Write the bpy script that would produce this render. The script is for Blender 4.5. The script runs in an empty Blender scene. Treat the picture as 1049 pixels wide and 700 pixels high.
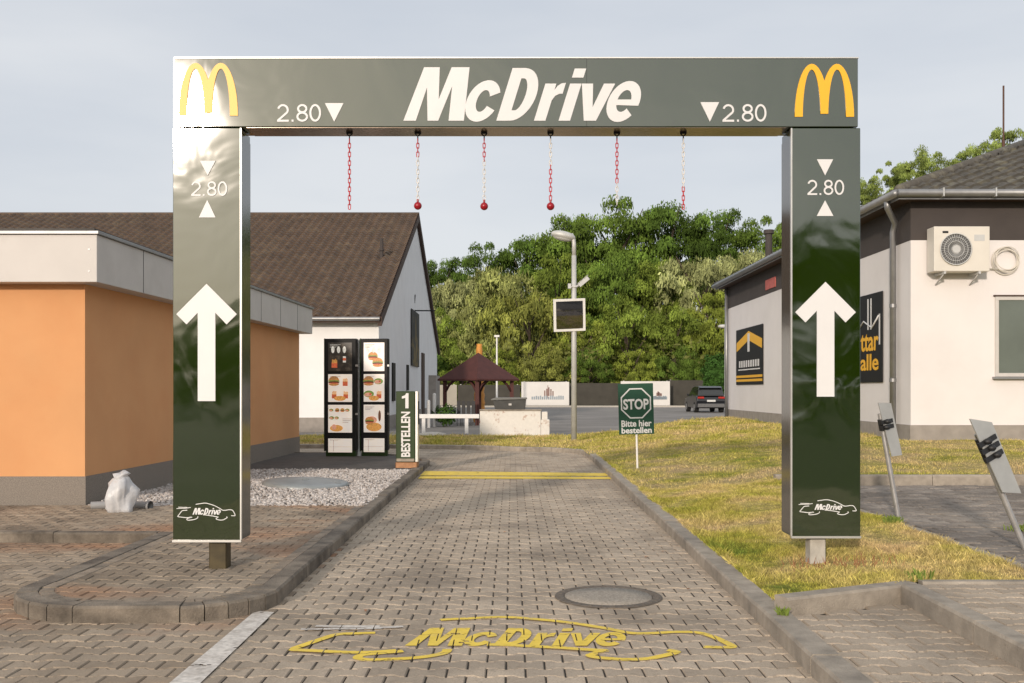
import bpy, bmesh, math, random
import numpy as np
from mathutils import Vector, Matrix, Euler, noise as mnoise
R = math.radians; PI = math.pi
random.seed(7); rng = np.random.default_rng(7)
scene = bpy.context.scene
COL = scene.collection

# ------------------------------------------------------------------ camera
cam_d = bpy.data.cameras.new('camera'); cam = bpy.data.objects.new('camera', cam_d); COL.objects.link(cam)
cam.location = (0, 0, 1.43); cam.rotation_euler = (R(90), 0, 0)
cam_d.lens = 35.0; cam_d.sensor_width = 36.0; cam_d.shift_y = 50 / 1049
cam_d.clip_start = .05; cam_d.clip_end = 2000
scene.camera = cam
F = 35 / 36 * 1049

# ------------------------------------------------------------------ sky and sun
SUN_AZ, SUN_EL = R(19.3), R(14.6)            # behind the camera, to its left
to_sun = Vector((-math.sin(SUN_AZ) * math.cos(SUN_EL), -math.cos(SUN_AZ) * math.cos(SUN_EL), math.sin(SUN_EL)))
world = bpy.data.worlds.new('World'); scene.world = world; world.use_nodes = True
wn, wl = world.node_tree.nodes, world.node_tree.links
wn.clear()
sky = wn.new('ShaderNodeTexSky'); sky.sky_type = 'NISHITA'; sky.sun_disc = False
sky.sun_elevation = SUN_EL; sky.sun_rotation = math.atan2(to_sun.x, to_sun.y)
sky.air_density = 1.0; sky.dust_density = 3.0; sky.ozone_density = 2.0
tc = wn.new('ShaderNodeTexCoord'); mp = wn.new('ShaderNodeMapping'); mp.inputs['Scale'].default_value = (1, 1, 4)
nz = wn.new('ShaderNodeTexNoise'); nz.inputs['Scale'].default_value = 1.6; nz.inputs['Detail'].default_value = 5
rp = wn.new('ShaderNodeValToRGB'); rp.color_ramp.elements[0].position = .36; rp.color_ramp.elements[1].position = .68
rp.color_ramp.elements[0].color = (6.5, 6.95, 7.65, 1); rp.color_ramp.elements[1].color = (8.3, 8.5, 8.8, 1)
mx = wn.new('ShaderNodeMix'); mx.data_type = 'RGBA'; mx.inputs[0].default_value = .85
bg = wn.new('ShaderNodeBackground'); bg.inputs[1].default_value = .1
wo = wn.new('ShaderNodeOutputWorld')
wl.new(tc.outputs['Generated'], mp.inputs[0]); wl.new(mp.outputs[0], nz.inputs[0]); wl.new(nz.outputs[0], rp.inputs[0])
wl.new(sky.outputs[0], mx.inputs[6]); wl.new(rp.outputs[0], mx.inputs[7]); 
geo_ = wn.new('ShaderNodeVectorMath'); geo_.operation = 'NORMALIZE'; wl.new(tc.outputs['Generated'], geo_.inputs[0])
dt = wn.new('ShaderNodeVectorMath'); dt.operation = 'DOT_PRODUCT'; wl.new(geo_.outputs[0], dt.inputs[0]); dt.inputs[1].default_value = to_sun
last = mx.outputs[2]
for pw_s, cg in ((3.0, (7.0, 6.3, 5.2)), (24.0, (3.6, 3.0, 1.7))):       # thin veil of cloud, brighter round the sun
    m0 = wn.new('ShaderNodeMath'); m0.operation = 'MAXIMUM'; wl.new(dt.outputs['Value'], m0.inputs[0]); m0.inputs[1].default_value = 0
    m1 = wn.new('ShaderNodeMath'); m1.operation = 'POWER'; wl.new(m0.outputs[0], m1.inputs[0]); m1.inputs[1].default_value = pw_s
    v0 = wn.new('ShaderNodeVectorMath'); v0.operation = 'SCALE'; v0.inputs[0].default_value = cg; wl.new(m1.outputs[0], v0.inputs['Scale'])
    v1 = wn.new('ShaderNodeVectorMath'); v1.operation = 'ADD'; wl.new(last, v1.inputs[0]); wl.new(v0.outputs[0], v1.inputs[1]); last = v1.outputs[0]
wl.new(last, bg.inputs[0]); wl.new(bg.outputs[0], wo.inputs[0])
sun_d = bpy.data.lights.new('sun', 'SUN'); sun = bpy.data.objects.new('sun', sun_d); COL.objects.link(sun)
sun_d.energy = 2.6; sun_d.angle = R(2.5); sun_d.color = (1.0, .86, .73)
sun.rotation_euler = to_sun.to_track_quat('Z', 'Y').to_euler(); sun.location = (-20, -40, 30)
scene.view_settings.view_transform = 'Standard'; scene.view_settings.look = 'None'
scene.view_settings.exposure = 0.0; scene.view_settings.gamma = 1
scene.cycles.max_bounces = 6

# ------------------------------------------------------------------ materials
def mat(name, col, rough=.7, metal=0.0, var=.12, nscale=6.0, bump=0.0, bscale=60.0, spec=.5, coat=0.0, ior=1.5,
        col2=None, c2scale=2.0, c2pos=(.45, .6), trans=0.0):
    m = bpy.data.materials.new(name); m.use_nodes = True
    n, l = m.node_tree.nodes, m.node_tree.links
    b = n['Principled BSDF']
    b.inputs['Roughness'].default_value = rough; b.inputs['Metallic'].default_value = metal
    b.inputs['Specular IOR Level'].default_value = spec; b.inputs['IOR'].default_value = ior
    b.inputs['Coat Weight'].default_value = coat; b.inputs['Coat Roughness'].default_value = .08
    if trans: b.inputs['Transmission Weight'].default_value = trans
    t = n.new('ShaderNodeTexCoord')
    nt = n.new('ShaderNodeTexNoise'); nt.inputs['Scale'].default_value = nscale; nt.inputs['Detail'].default_value = 6
    l.new(t.outputs['Object'], nt.inputs[0])
    r = n.new('ShaderNodeMapRange'); r.inputs[1].default_value = .25; r.inputs[2].default_value = .75
    r.inputs[3].default_value = 1 - var; r.inputs[4].default_value = 1 + var
    l.new(nt.outputs[0], r.inputs[0])
    base = n.new('ShaderNodeRGB'); base.outputs[0].default_value = (*col, 1)
    src = base.outputs[0]
    if col2:
        n2 = n.new('ShaderNodeTexNoise'); n2.inputs['Scale'].default_value = c2scale; n2.inputs['Detail'].default_value = 8
        n2.inputs['Roughness'].default_value = .65
        l.new(t.outputs['Object'], n2.inputs[0])
        r2 = n.new('ShaderNodeMapRange'); r2.inputs[1].default_value = c2pos[0]; r2.inputs[2].default_value = c2pos[1]
        l.new(n2.outputs[0], r2.inputs[0])
        m2 = n.new('ShaderNodeMix'); m2.data_type = 'RGBA'; l.new(r2.outputs[0], m2.inputs[0])
        l.new(src, m2.inputs[6]); m2.inputs[7].default_value = (*col2, 1); src = m2.outputs[2]
    vm = n.new('ShaderNodeVectorMath'); vm.operation = 'SCALE'; l.new(src, vm.inputs[0]); l.new(r.outputs[0], vm.inputs['Scale'])
    l.new(vm.outputs[0], b.inputs['Base Color'])
    if bump:
        nb = n.new('ShaderNodeTexNoise'); nb.inputs['Scale'].default_value = bscale; nb.inputs['Detail'].default_value = 4
        l.new(t.outputs['Object'], nb.inputs[0])
        bp = n.new('ShaderNodeBump'); bp.inputs['Strength'].default_value = bump; bp.inputs['Distance'].default_value = .01
        l.new(nb.outputs[0], bp.inputs['Height']); l.new(bp.outputs[0], b.inputs['Normal'])
    m['out'] = 0
    return m

M = {}
M['orange'] = mat('orange_render', (.66, .335, .148), .85, var=.05, nscale=1.2, bump=.35, bscale=220, col2=(.64, .30, .125), c2scale=.9, c2pos=(.4, .75))
M['granite'] = mat('granite_plinth', (.22, .19, .16), .8, var=.35, nscale=90, bump=.4, bscale=120)
M['fascia'] = mat('fascia_panel', (.56, .53, .50), .55, var=.05, nscale=2, col2=(.48, .45, .42), c2scale=1.5, c2pos=(.5, .8))
M['zinc'] = mat('zinc', (.30, .30, .30), .45, metal=.7, var=.15, nscale=5)
M['white_render'] = mat('white_render', (.74, .705, .69), .9, var=.03, nscale=1.5, bump=.25, bscale=150, col2=(.68, .645, .625), c2scale=.6, c2pos=(.45, .8))
M['hall_render'] = mat('hall_render', (.78, .775, .77), .9, var=.05, nscale=1.1, bump=.2, bscale=120, col2=(.76, .745, .73), c2scale=.4, c2pos=(.45, .8))
M['band'] = mat('dark_band_render', (.060, .050, .046), .85, var=.12, nscale=2, bump=.3, bscale=150)
M['plinth'] = mat('plinth_render', (.30, .27, .24), .9, var=.15, nscale=5, bump=.3, bscale=100)
M['tile_brown'] = mat('brown_roof_tile', (.105, .070, .048), .85, var=.30, nscale=1.5, bump=.3, bscale=30, col2=(.15, .11, .07), c2scale=1.2, c2pos=(.5, .75))
M['tile_grey'] = mat('grey_roof_tile', (.085, .078, .066), .85, var=.35, nscale=5, bump=.3, bscale=40, col2=(.15, .14, .10), c2scale=2.5, c2pos=(.5, .75))
M['dark_wood'] = mat('dark_wood', (.055, .028, .018), .7, var=.3, nscale=8)
M['maroon'] = mat('maroon_roofing', (.075, .022, .018), .75, var=.2, nscale=4)
M['concrete'] = mat('kerb_concrete', (.34, .295, .24), .9, var=.25, nscale=9, bump=.6, bscale=90, col2=(.20, .175, .145), c2scale=1.6, c2pos=(.45, .72))
M['grimyshadeconc'] = mat('grimy_shaded_kerb_concrete', (.22, .185, .145), .92, var=.3, nscale=7, bump=.7, bscale=80, col2=(.085, .070, .055), c2scale=2.4, c2pos=(.42, .66))  # grime, plus shade of the left kerb's lane side put into the colour
M['edgestone'] = mat('edging_stone', (.28, .225, .17), .92, var=.3, nscale=7, bump=.6, bscale=120, col2=(.16, .135, .105), c2scale=3)
M['paleconc'] = mat('pale_concrete', (.46, .43, .38), .9, var=.15, nscale=14, bump=.4, bscale=90)
M['asphalt'] = mat('asphalt', (.20, .185, .17), .9, var=.2, nscale=.5, bump=.5, bscale=130, col2=(.26, .24, .22), c2scale=.15, c2pos=(.4, .65))
M['darkasphalt'] = mat('dark_asphalt', (.085, .077, .070), .9, var=.25, nscale=5, bump=.6, bscale=130)
M['earth'] = mat('earth', (.12, .105, .07), .95, var=.3, nscale=.5, bump=.4, bscale=20)
M['bed'] = mat('joint_sand', (.035, .028, .022), .95, var=.4, nscale=8, bump=.5, bscale=200, col2=(.16, .13, .095), c2scale=2.2, c2pos=(.5, .68))
M['black'] = mat('black_paint', (.009, .009, .009), .6, spec=.3, var=.15)
M['blackplastic'] = mat('black_plastic', (.015, .015, .016), .55, var=.2)
M['white'] = mat('white_vinyl', (.70, .69, .68), .45, var=.02)
M['yellowv'] = mat('yellow_vinyl', (.85, .45, .02), .4, var=.02)
M['alu'] = mat('aluminium_trim', (.62, .61, .58), .35, metal=.6, var=.08)
M['steel'] = mat('galvanised_steel', (.42, .41, .40), .45, metal=.55, var=.2, nscale=12)
M['lamp_grey'] = mat('pale_pole_paint', (.50, .50, .48), .5, metal=.2, var=.1)
M['lightgrey'] = mat('light_grey_cover', (.50, .50, .49), .6, var=.06)
M['screen'] = mat('ac_white', (.66, .62, .55), .5, var=.05, nscale=3)
M['red'] = mat('red_plastic', (.55, .02, .03), .4, var=.05)
M['whiteplastic'] = mat('white_plastic', (.75, .73, .70), .45, var=.05)
M['darkred'] = mat('red_ball', (.30, .006, .014), .3, var=.1)
M['signgreen'] = mat('sign_green', (.008, .060, .032), .35, var=.05)
M['pillargreen'] = mat('pillar_green', (.020, .042, .008), .5, spec=.3, var=.3, nscale=4)
M['brickpaint'] = mat('peeling_white_paint', (.72, .69, .64), .9, var=.06, nscale=10, bump=.5, bscale=40, col2=(.42, .27, .2), c2scale=3.5, c2pos=(.56, .66))
M['banner'] = mat('white_banner', (.66, .64, .61), .8, var=.06, nscale=1)
M['mesh_fence'] = mat('dark_screen_fabric', (.055, .050, .040), .9, var=.2, nscale=1.5)
M['iron'] = mat('cast_iron', (.15, .125, .10), .75, metal=.3, var=.3, nscale=30, bump=.4, bscale=150)
M['copper'] = mat('copper_band', (.30, .15, .07), .45, metal=.4, var=.25, nscale=20)
M['glass'] = mat('dark_glass', (.02, .022, .022), .06, var=.1, spec=.8)
M['winpane'] = mat('window_pane', (.13, .15, .13), .12, var=.15, nscale=1.5, spec=.8)
M['mirror'] = mat('mirror_face', (.28, .28, .29), .04, metal=1.0, var=.05, bump=.15, bscale=3)
M['carpaint'] = mat('black_car_paint', (.006, .007, .010), .3, var=.05, coat=.25)
M['rimdark'] = mat('dark_grey_plastic', (.11, .11, .11), .5)
M['tyre'] = mat('tyre_rubber', (.014, .014, .014), .85, var=.1)
M['rim'] = mat('wheel_rim', (.35, .35, .35), .35, metal=.8)
M['taillight'] = mat('tail_light', (.40, .03, .02), .25)
M['plate'] = mat('number_plate', (.6, .6, .58), .4)
M['orangewood'] = mat('orange_carved', (.62, .27, .05), .6, var=.25, nscale=6)
M['bark'] = mat('bark', (.075, .055, .040), .95, var=.3, nscale=6, bump=.6, bscale=30)
M['greypipe'] = mat('grey_pipe', (.30, .30, .30), .5, var=.1)
M['yellowpaint'] = mat('yellow_road_paint', (.80, .58, .07), .75, var=.16, nscale=14, col2=(.50, .38, .12), c2scale=7, c2pos=(.5, .8))
M['whitepaint'] = mat('white_road_paint', (.62, .58, .53), .85, var=.25, nscale=30, col2=(.34, .30, .26), c2scale=9, c2pos=(.45, .75))

# glossy green laminate of the gate, very slightly buckled sheet
def gate_mat():
    m = mat('green_laminate', (.011, .023, .001), .5, var=.06, nscale=1.0)
    n, l = m.node_tree.nodes, m.node_tree.links; b = n['Principled BSDF']
    b.inputs['Roughness'].default_value = .055; b.inputs['IOR'].default_value = 2.12; b.inputs['Specular IOR Level'].default_value = .5
    t = n['Texture Coordinate']
    a = n.new('ShaderNodeTexNoise'); a.inputs['Scale'].default_value = 1.5; a.inputs['Detail'].default_value = 2.5; a.inputs['Distortion'].default_value = .8
    l.new(t.outputs['Object'], a.inputs[0])
    bp = n.new('ShaderNodeBump'); bp.inputs['Strength'].default_value = 1.0; bp.inputs['Distance'].default_value = .0065
    l.new(a.outputs[0], bp.inputs['Height']); l.new(bp.outputs[0], b.inputs['Normal'])
    return m
M['gate'] = gate_mat()
def gate_side():
    m = mat('dark_mirror_sheet', (.05, .045, .035), .12, metal=0, var=.1); b = m.node_tree.nodes['Principled BSDF']
    b.inputs['IOR'].default_value = 1.9
    return m
M['gateside'] = gate_side()

# paving stones: a tone per stone, soft stains over many stones
def stone_mat(name, c1, c2, stain, sp=(.52, .72), red=False):
    m = bpy.data.materials.new(name); m.use_nodes = True
    n, l = m.node_tree.nodes, m.node_tree.links; b = n['Principled BSDF']; b.inputs['Roughness'].default_value = .9; b.inputs['Specular IOR Level'].default_value = .2
    at = n.new('ShaderNodeAttribute'); at.attribute_name = 'tone'
    t = n.new('ShaderNodeTexCoord')
    mxa = n.new('ShaderNodeMix'); mxa.data_type = 'RGBA'; mxa.inputs[6].default_value = (*c1, 1); mxa.inputs[7].default_value = (*c2, 1)
    l.new(at.outputs['Fac'], mxa.inputs[0]); src = mxa.outputs[2]
    def blend(scale, lo, hi, colr, src, amt=1.0, det=6, sx=1, sy=1):
        mp = n.new('ShaderNodeMapping'); mp.inputs['Scale'].default_value = (sx, sy, 1); l.new(t.outputs['Object'], mp.inputs[0])
        q = n.new('ShaderNodeTexNoise'); q.inputs['Scale'].default_value = scale; q.inputs['Detail'].default_value = det; q.inputs['Roughness'].default_value = .6
        l.new(mp.outputs[0], q.inputs[0])
        r = n.new('ShaderNodeMapRange'); r.inputs[1].default_value = lo; r.inputs[2].default_value = hi; r.inputs[4].default_value = amt
        l.new(q.outputs[0], r.inputs[0])
        k = n.new('ShaderNodeMix'); k.data_type = 'RGBA'; l.new(r.outputs[0], k.inputs[0]); l.new(src, k.inputs[6]); k.inputs[7].default_value = (*colr, 1)
        return k.outputs[2]
    src = blend(.9, sp[0], sp[1], stain, src, .75)
    src = blend(.55, .5, .75, (.48, .41, .33), src, .5, sx=2.0, sy=.5)
    src = blend(16, .55, .8, (.15, .125, .10), src, .6)
    src = blend(1.0, .50, .72, (.15, .125, .10), src, .55, sx=1.5, sy=.10)
    src = blend(2.6, .66, .74, (.07, .06, .05), src, .7)
    if red:
        src = blend(.42, .50, .60, (.38, .19, .10), src, .75, sx=.5)
    src = blend(120, .35, .75, (.18, .15, .12), src, .5, det=2)
    l.new(src, b.inputs['Base Color'])
    q = n.new('ShaderNodeTexNoise'); q.inputs['Scale'].default_value = 180; l.new(t.outputs['Object'], q.inputs[0])
    bp = n.new('ShaderNodeBump'); bp.inputs['Strength'].default_value = .5; bp.inputs['Distance'].default_value = .004
    l.new(q.outputs[0], bp.inputs['Height']); l.new(bp.outputs[0], b.inputs['Normal'])
    return m
M['stone'] = stone_mat('lane_stone', (.40, .33, .255), (.56, .465, .36), (.21, .175, .14), sp=(.49, .68))
M['stone_left'] = stone_mat('pavement_stone', (.28, .22, .16), (.42, .34, .255), (.14, .115, .088), sp=(.48, .66), red=True)
M['stone_dark'] = stone_mat('bay_stone', (.19, .165, .145), (.34, .30, .26), (.10, .09, .08), sp=(.45, .65))

# leaves: colour of each tree from its object colour, clump-wise variation
def leaf_mat():
    m = bpy.data.materials.new('leaves'); m.use_nodes = True
    n, l = m.node_tree.nodes, m.node_tree.links; b = n['Principled BSDF']
    oi = n.new('ShaderNodeObjectInfo'); t = n.new('ShaderNodeTexCoord')
    q = n.new('ShaderNodeTexNoise'); q.inputs['Scale'].default_value = 3.2; q.inputs['Detail'].default_value = 5; l.new(t.outputs['Object'], q.inputs[0])
    r = n.new('ShaderNodeMapRange'); r.inputs[1].default_value = .3; r.inputs[2].default_value = .7; r.inputs[3].default_value = .55; r.inputs[4].default_value = 1.75
    l.new(q.outputs[0], r.inputs[0])
    at = n.new('ShaderNodeAttribute'); at.attribute_name = 'tone'
    mm = n.new('ShaderNodeMath'); mm.operation = 'MULTIPLY'; l.new(r.outputs[0], mm.inputs[0]); l.new(at.outputs['Fac'], mm.inputs[1])
    v = n.new('ShaderNodeVectorMath'); v.operation = 'SCALE'; l.new(oi.outputs['Color'], v.inputs[0]); l.new(mm.outputs[0], v.inputs['Scale'])
    l.new(v.outputs[0], b.inputs['Base Color']); b.inputs['Roughness'].default_value = .8; b.inputs['Specular IOR Level'].default_value = .08
    tr = n.new('ShaderNodeBsdfTranslucent'); l.new(v.outputs[0], tr.inputs[0])
    ms = n.new('ShaderNodeMixShader'); ms.inputs[0].default_value = .12
    l.new(b.outputs[0], ms.inputs[1]); l.new(tr.outputs[0], ms.inputs[2]); l.new(ms.outputs[0], n['Material Output'].inputs[0])
    return m
M['leaf'] = leaf_mat()

def grass_mat(name, k=1.0, blade=False):
    m = bpy.data.materials.new(name); m.use_nodes = True
    n, l = m.node_tree.nodes, m.node_tree.links; b = n['Principled BSDF']; b.inputs['Roughness'].default_value = .85; b.inputs['Specular IOR Level'].default_value = .08
    t = n.new('ShaderNodeTexCoord')
    q = n.new('ShaderNodeTexNoise'); q.inputs['Scale'].default_value = .9; q.inputs['Detail'].default_value = 6; q.inputs['Roughness'].default_value = .62
    l.new(t.outputs['Object'], q.inputs[0])
    cr = n.new('ShaderNodeValToRGB'); e = cr.color_ramp.elements
    e[0].position = .31; e[0].color = (.115 * k, .150 * k, .026 * k, 1)
    e[1].position = .64; e[1].color = (.36 * k, .27 * k, .14 * k, 1)
    x = e.new(.41); x.color = (.245 * k, .225 * k, .045 * k, 1)
    x = e.new(.50); x.color = (.325 * k, .27 * k, .092 * k, 1)
    l.new(q.outputs[0], cr.inputs[0])
    q2 = n.new('ShaderNodeTexNoise'); q2.inputs['Scale'].default_value = 14; q2.inputs['Detail'].default_value = 4; l.new(t.outputs['Object'], q2.inputs[0])
    r = n.new('ShaderNodeMapRange'); r.inputs[1].default_value = .3; r.inputs[2].default_value = .7; r.inputs[3].default_value = .6; r.inputs[4].default_value = 1.3
    l.new(q2.outputs[0], r.inputs[0]); sc = r.outputs[0]
    if blade:
        at = n.new('ShaderNodeAttribute'); at.attribute_name = 'tone'
        mm = n.new('ShaderNodeMath'); mm.operation = 'MULTIPLY'; l.new(sc, mm.inputs[0]); l.new(at.outputs['Fac'], mm.inputs[1]); sc = mm.outputs[0]
    v = n.new('ShaderNodeVectorMath'); v.operation = 'SCALE'; l.new(cr.outputs[0], v.inputs[0]); l.new(sc, v.inputs['Scale'])
    l.new(v.outputs[0], b.inputs['Base Color'])
    return m
M['grassground'] = grass_mat('turf_soil', 1.0)
M['grassblade'] = grass_mat('grass_blade', 1.65, True)

# ------------------------------------------------------------------ mesh helpers
class MB:
    def __init__(s): s.v = []; s.f = []; s.m = []; s.cur = 0; s.smooth = []
    def add(s, vs, fs, smooth=False):
        o = len(s.v); s.v += [tuple(p) for p in vs]
        for f in fs: s.f.append(tuple(i + o for i in f)); s.m.append(s.cur); s.smooth.append(smooth)
        return s
    def box(s, x0, x1, y0, y1, z0, z1, mx=None):
        vs = [Vector(p) for p in ((x0,y0,z0),(x1,y0,z0),(x1,y1,z0),(x0,y1,z0),(x0,y0,z1),(x1,y0,z1),(x1,y1,z1),(x0,y1,z1))]
        if mx is not None: vs = [mx @ p for p in vs]
        return s.add(vs, [(0,3,2,1),(4,5,6,7),(0,1,5,4),(1,2,6,5),(2,3,7,6),(3,0,4,7)])
    def prism(s, poly, axis, a0, a1):
        """poly: 2D ccw points; axis 'z': (x,y), 'y': (x,z), 'x': (y,z)"""
        def P(p, a):
            return {'z': (p[0], p[1], a), 'y': (p[0], a, p[1]), 'x': (a, p[0], p[1])}[axis]
        n = len(poly); vs = [P(p, a0) for p in poly] + [P(p, a1) for p in poly]
        fs = [tuple(range(n))[::-1], tuple(range(n, 2 * n))] + [(i, (i + 1) % n, n + (i + 1) % n, n + i) for i in range(n)]
        return s.add(vs, fs)
    def cyl(s, p0, p1, r0, r1=None, n=12, caps=True, smooth=True):
        r1 = r0 if r1 is None else r1
        p0, p1 = Vector(p0), Vector(p1); d = (p1 - p0).normalized()
        a = d.orthogonal().normalized(); b = d.cross(a)
        vs = []
        for p, r in ((p0, r0), (p1, r1)):
            for i in range(n):
                t = 2 * PI * i / n; vs.append(p + a * math.cos(t) * r + b * math.sin(t) * r)
        s.add(vs, [(i, (i + 1) % n, n + (i + 1) % n, n + i) for i in range(n)], smooth)
        if caps: s.add(vs, [tuple(range(n))[::-1], tuple(range(n, 2 * n))])
        return s
    def tube(s, pts, r, n=8, closed=False):
        pts = [Vector(p) for p in pts]; m = len(pts); vs = []; prev = None
        for i, p in enumerate(pts):
            if closed: d = pts[(i + 1) % m] - pts[i - 1]
            else: d = pts[min(i + 1, m - 1)] - pts[max(i - 1, 0)]
            d.normalize()
            if prev is None: a = d.orthogonal().normalized()
            else:
                a = prev - d * prev.dot(d); a.normalize()
            prev = a; b = d.cross(a); rr = r[i] if hasattr(r, '__len__') else r
            for k in range(n):
                t = 2 * PI * k / n; vs.append(p + a * math.cos(t) * rr + b * math.sin(t) * rr)
        fs = []
        for i in range(m if closed else m - 1):
            j = (i + 1) % m
            for k in range(n): fs.append((i*n+k, i*n+(k+1)%n, j*n+(k+1)%n, j*n+k))
        if not closed: fs += [tuple(range(n))[::-1], tuple(range((m-1)*n, m*n))]
        return s.add(vs, fs, True)
    def lathe(s, prof, c=(0,0,0), n=24):
        c = Vector(c); vs = []
        for r, z in prof:
            for k in range(n):
                t = 2*PI*k/n; vs.append(c + Vector((r*math.cos(t), r*math.sin(t), z)))
        fs = []
        for i in range(len(prof)-1):
            for k in range(n): fs.append((i*n+k, i*n+(k+1)%n, (i+1)*n+(k+1)%n, (i+1)*n+k))
        return s.add(vs, fs, True)
    def sphere(s, c, r, n=14, m=9, sc=(1,1,1)):
        prof = [(max(r*math.sin(PI*i/m), 1e-4), -r*math.cos(PI*i/m)) for i in range(m+1)]
        o = len(s.v); s.lathe(prof, (0,0,0), n)
        for i in range(o, len(s.v)):
            p = s.v[i]; s.v[i] = (c[0]+p[0]*sc[0], c[1]+p[1]*sc[1], c[2]+p[2]*sc[2])
        return s
    def build(s, name, m, parent=None, bevel=0, seg=1):
        me = bpy.data.meshes.new(name); me.from_pydata(s.v, [], s.f)
        ms = m if isinstance(m, (list, tuple)) else [m]
        for x in ms: me.materials.append(M[x] if isinstance(x, str) else x)
        if len(ms) > 1: me.polygons.foreach_set('material_index', s.m)
        me.polygons.foreach_set('use_smooth', s.smooth)
        me.update()
        o = bpy.data.objects.new(name, me); COL.objects.link(o)
        if parent: o.parent = parent
        if bevel:
            b = o.modifiers.new('bevel', 'BEVEL'); b.width = bevel; b.segments = seg; b.limit_method = 'ANGLE'; b.angle_limit = R(40)
        return o

def tag(o, label, cat, group=None):
    o['label'] = label; o['category'] = cat
    if group: o['group'] = group
    return o
def struct(o, kind='structure'):
    o['kind'] = kind; return o
def empty(name, label, cat, loc=(0,0,0), rotz=0, group=None):
    o = bpy.data.objects.new(name, None); COL.objects.link(o); o.location = loc; o.rotation_euler = (0,0,rotz); o.empty_display_size = .2
    return tag(o, label, cat, group)
def keep(o, root):
    """parent o, built in world coordinates, to a root placed with location only"""
    o.parent = root; o.matrix_parent_inverse = Matrix.Translation(-Vector(root.location)); return o
class Thing:
    """a thing whose parts are built in world coordinates"""
    def __init__(s, name, label, cat, loc, group=None): s.r = empty(name, label, cat, loc, 0, group)
    def part(s, mb, name, m, bevel=0, seg=1, label=None):
        o = keep(mb.build(name, m, None, bevel, seg), s.r)
        if label: o['label'] = label
        return o
    def sub(s, par, mb, name, m, bevel=0):
        o = mb.build(name, m, None, bevel); o.parent = par; return o

def P(px, py, Z):
    """photo pixel at depth Z -> world"""
    return Vector(((px - 524.5) / F * Z, Z, 1.43 + (400 - py) / F * Z))
def Gd(px, py, z=0.0):
    Z = (1.43 - z) * F / (py - 400); return Vector(((px - 524.5) / F * Z, Z, z))

def np_mesh(name, verts, faces, m, tone=None, smooth=False):
    """verts (N,3), faces (K,n) arrays, all faces with n corners; tone per face"""
    me = bpy.data.meshes.new(name); K, n = faces.shape
    me.vertices.add(len(verts)); me.vertices.foreach_set('co', np.asarray(verts, np.float32).ravel())
    me.loops.add(K * n); me.loops.foreach_set('vertex_index', faces.astype(np.int32).ravel())
    me.polygons.add(K); me.polygons.foreach_set('loop_start', np.arange(0, K * n, n, dtype=np.int32))
    me.polygons.foreach_set('loop_total', np.full(K, n, dtype=np.int32))
    me.update(calc_edges=True)
    if tone is not None:
        a = me.attributes.new('tone', 'FLOAT', 'FACE'); a.data.foreach_set('value', np.asarray(tone, np.float32))
    me.polygons.foreach_set('use_smooth', np.full(K, smooth))
    me.materials.append(M[m] if isinstance(m, str) else m)
    return me
def link(name, me, parent=None):
    o = bpy.data.objects.new(name, me); COL.objects.link(o)
    if parent: o.parent = parent
    return o

# lettering --------------------------------------------------------
def curve_mesh(contours, depth):
    cu = bpy.data.curves.new('c', 'CURVE'); cu.dimensions = '2D'; cu.fill_mode = 'BOTH'; cu.extrude = depth / 2
    for c in contours:
        sp = cu.splines.new('POLY'); sp.points.add(len(c) - 1); sp.use_cyclic_u = True
        for i, p in enumerate(c): sp.points[i].co = (p[0], p[1], 0, 1)
    ob = bpy.data.objects.new('c', cu); COL.objects.link(ob)
    me = bpy.data.meshes.new_from_object(ob); bpy.data.objects.remove(ob); bpy.data.curves.remove(cu)
    return me
def text_mesh(s, size=1.0, bold=0.0, depth=.002, shear=0.0, align='CENTER', sx=1.0, space=1.0):
    cu = bpy.data.curves.new('t', 'FONT'); cu.body = s; cu.size = size; cu.offset = bold; cu.extrude = depth / 2; cu.shear = shear
    cu.align_x = align; cu.space_character = space; cu.resolution_u = 4
    ob = bpy.data.objects.new('t', cu); COL.objects.link(ob)
    me = bpy.data.meshes.new_from_object(ob); bpy.data.objects.remove(ob); bpy.data.curves.remove(cu)
    if sx != 1: me.transform(Matrix.Diagonal((sx, 1, 1, 1)))
    return me
def fit(me, x0, x1, y0, y1):
    vs = [v.co for v in me.vertices]
    a0, a1 = min(v.x for v in vs), max(v.x for v in vs); b0, b1 = min(v.y for v in vs), max(v.y for v in vs)
    for v in me.vertices:
        v.co.x = x0 + (v.co.x - a0) / (a1 - a0) * (x1 - x0); v.co.y = y0 + (v.co.y - b0) / (b1 - b0) * (y1 - y0)
    return me
FACE_CAM = Matrix(((1,0,0,0),(0,0,-1,0),(0,1,0,0),(0,0,0,1)))      # local xy -> world xz, front towards -Y
FACE_LEFT = Matrix(((0,0,-1,0),(-1,0,0,0),(0,1,0,0),(0,0,0,1)))    # sheet facing -X, reading along -Y
FACE_RIGHT = Matrix(((0,0,1,0),(1,0,0,0),(0,1,0,0),(0,0,0,1)))
def place(me, mx, name, m, thing=None, par=None):
    me.transform(mx); me.materials.clear(); me.materials.append(M[m])
    o = bpy.data.objects.new(name, me); COL.objects.link(o)
    if par is not None: o.parent = par
    elif thing: keep(o, thing.r)
    return o

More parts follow.
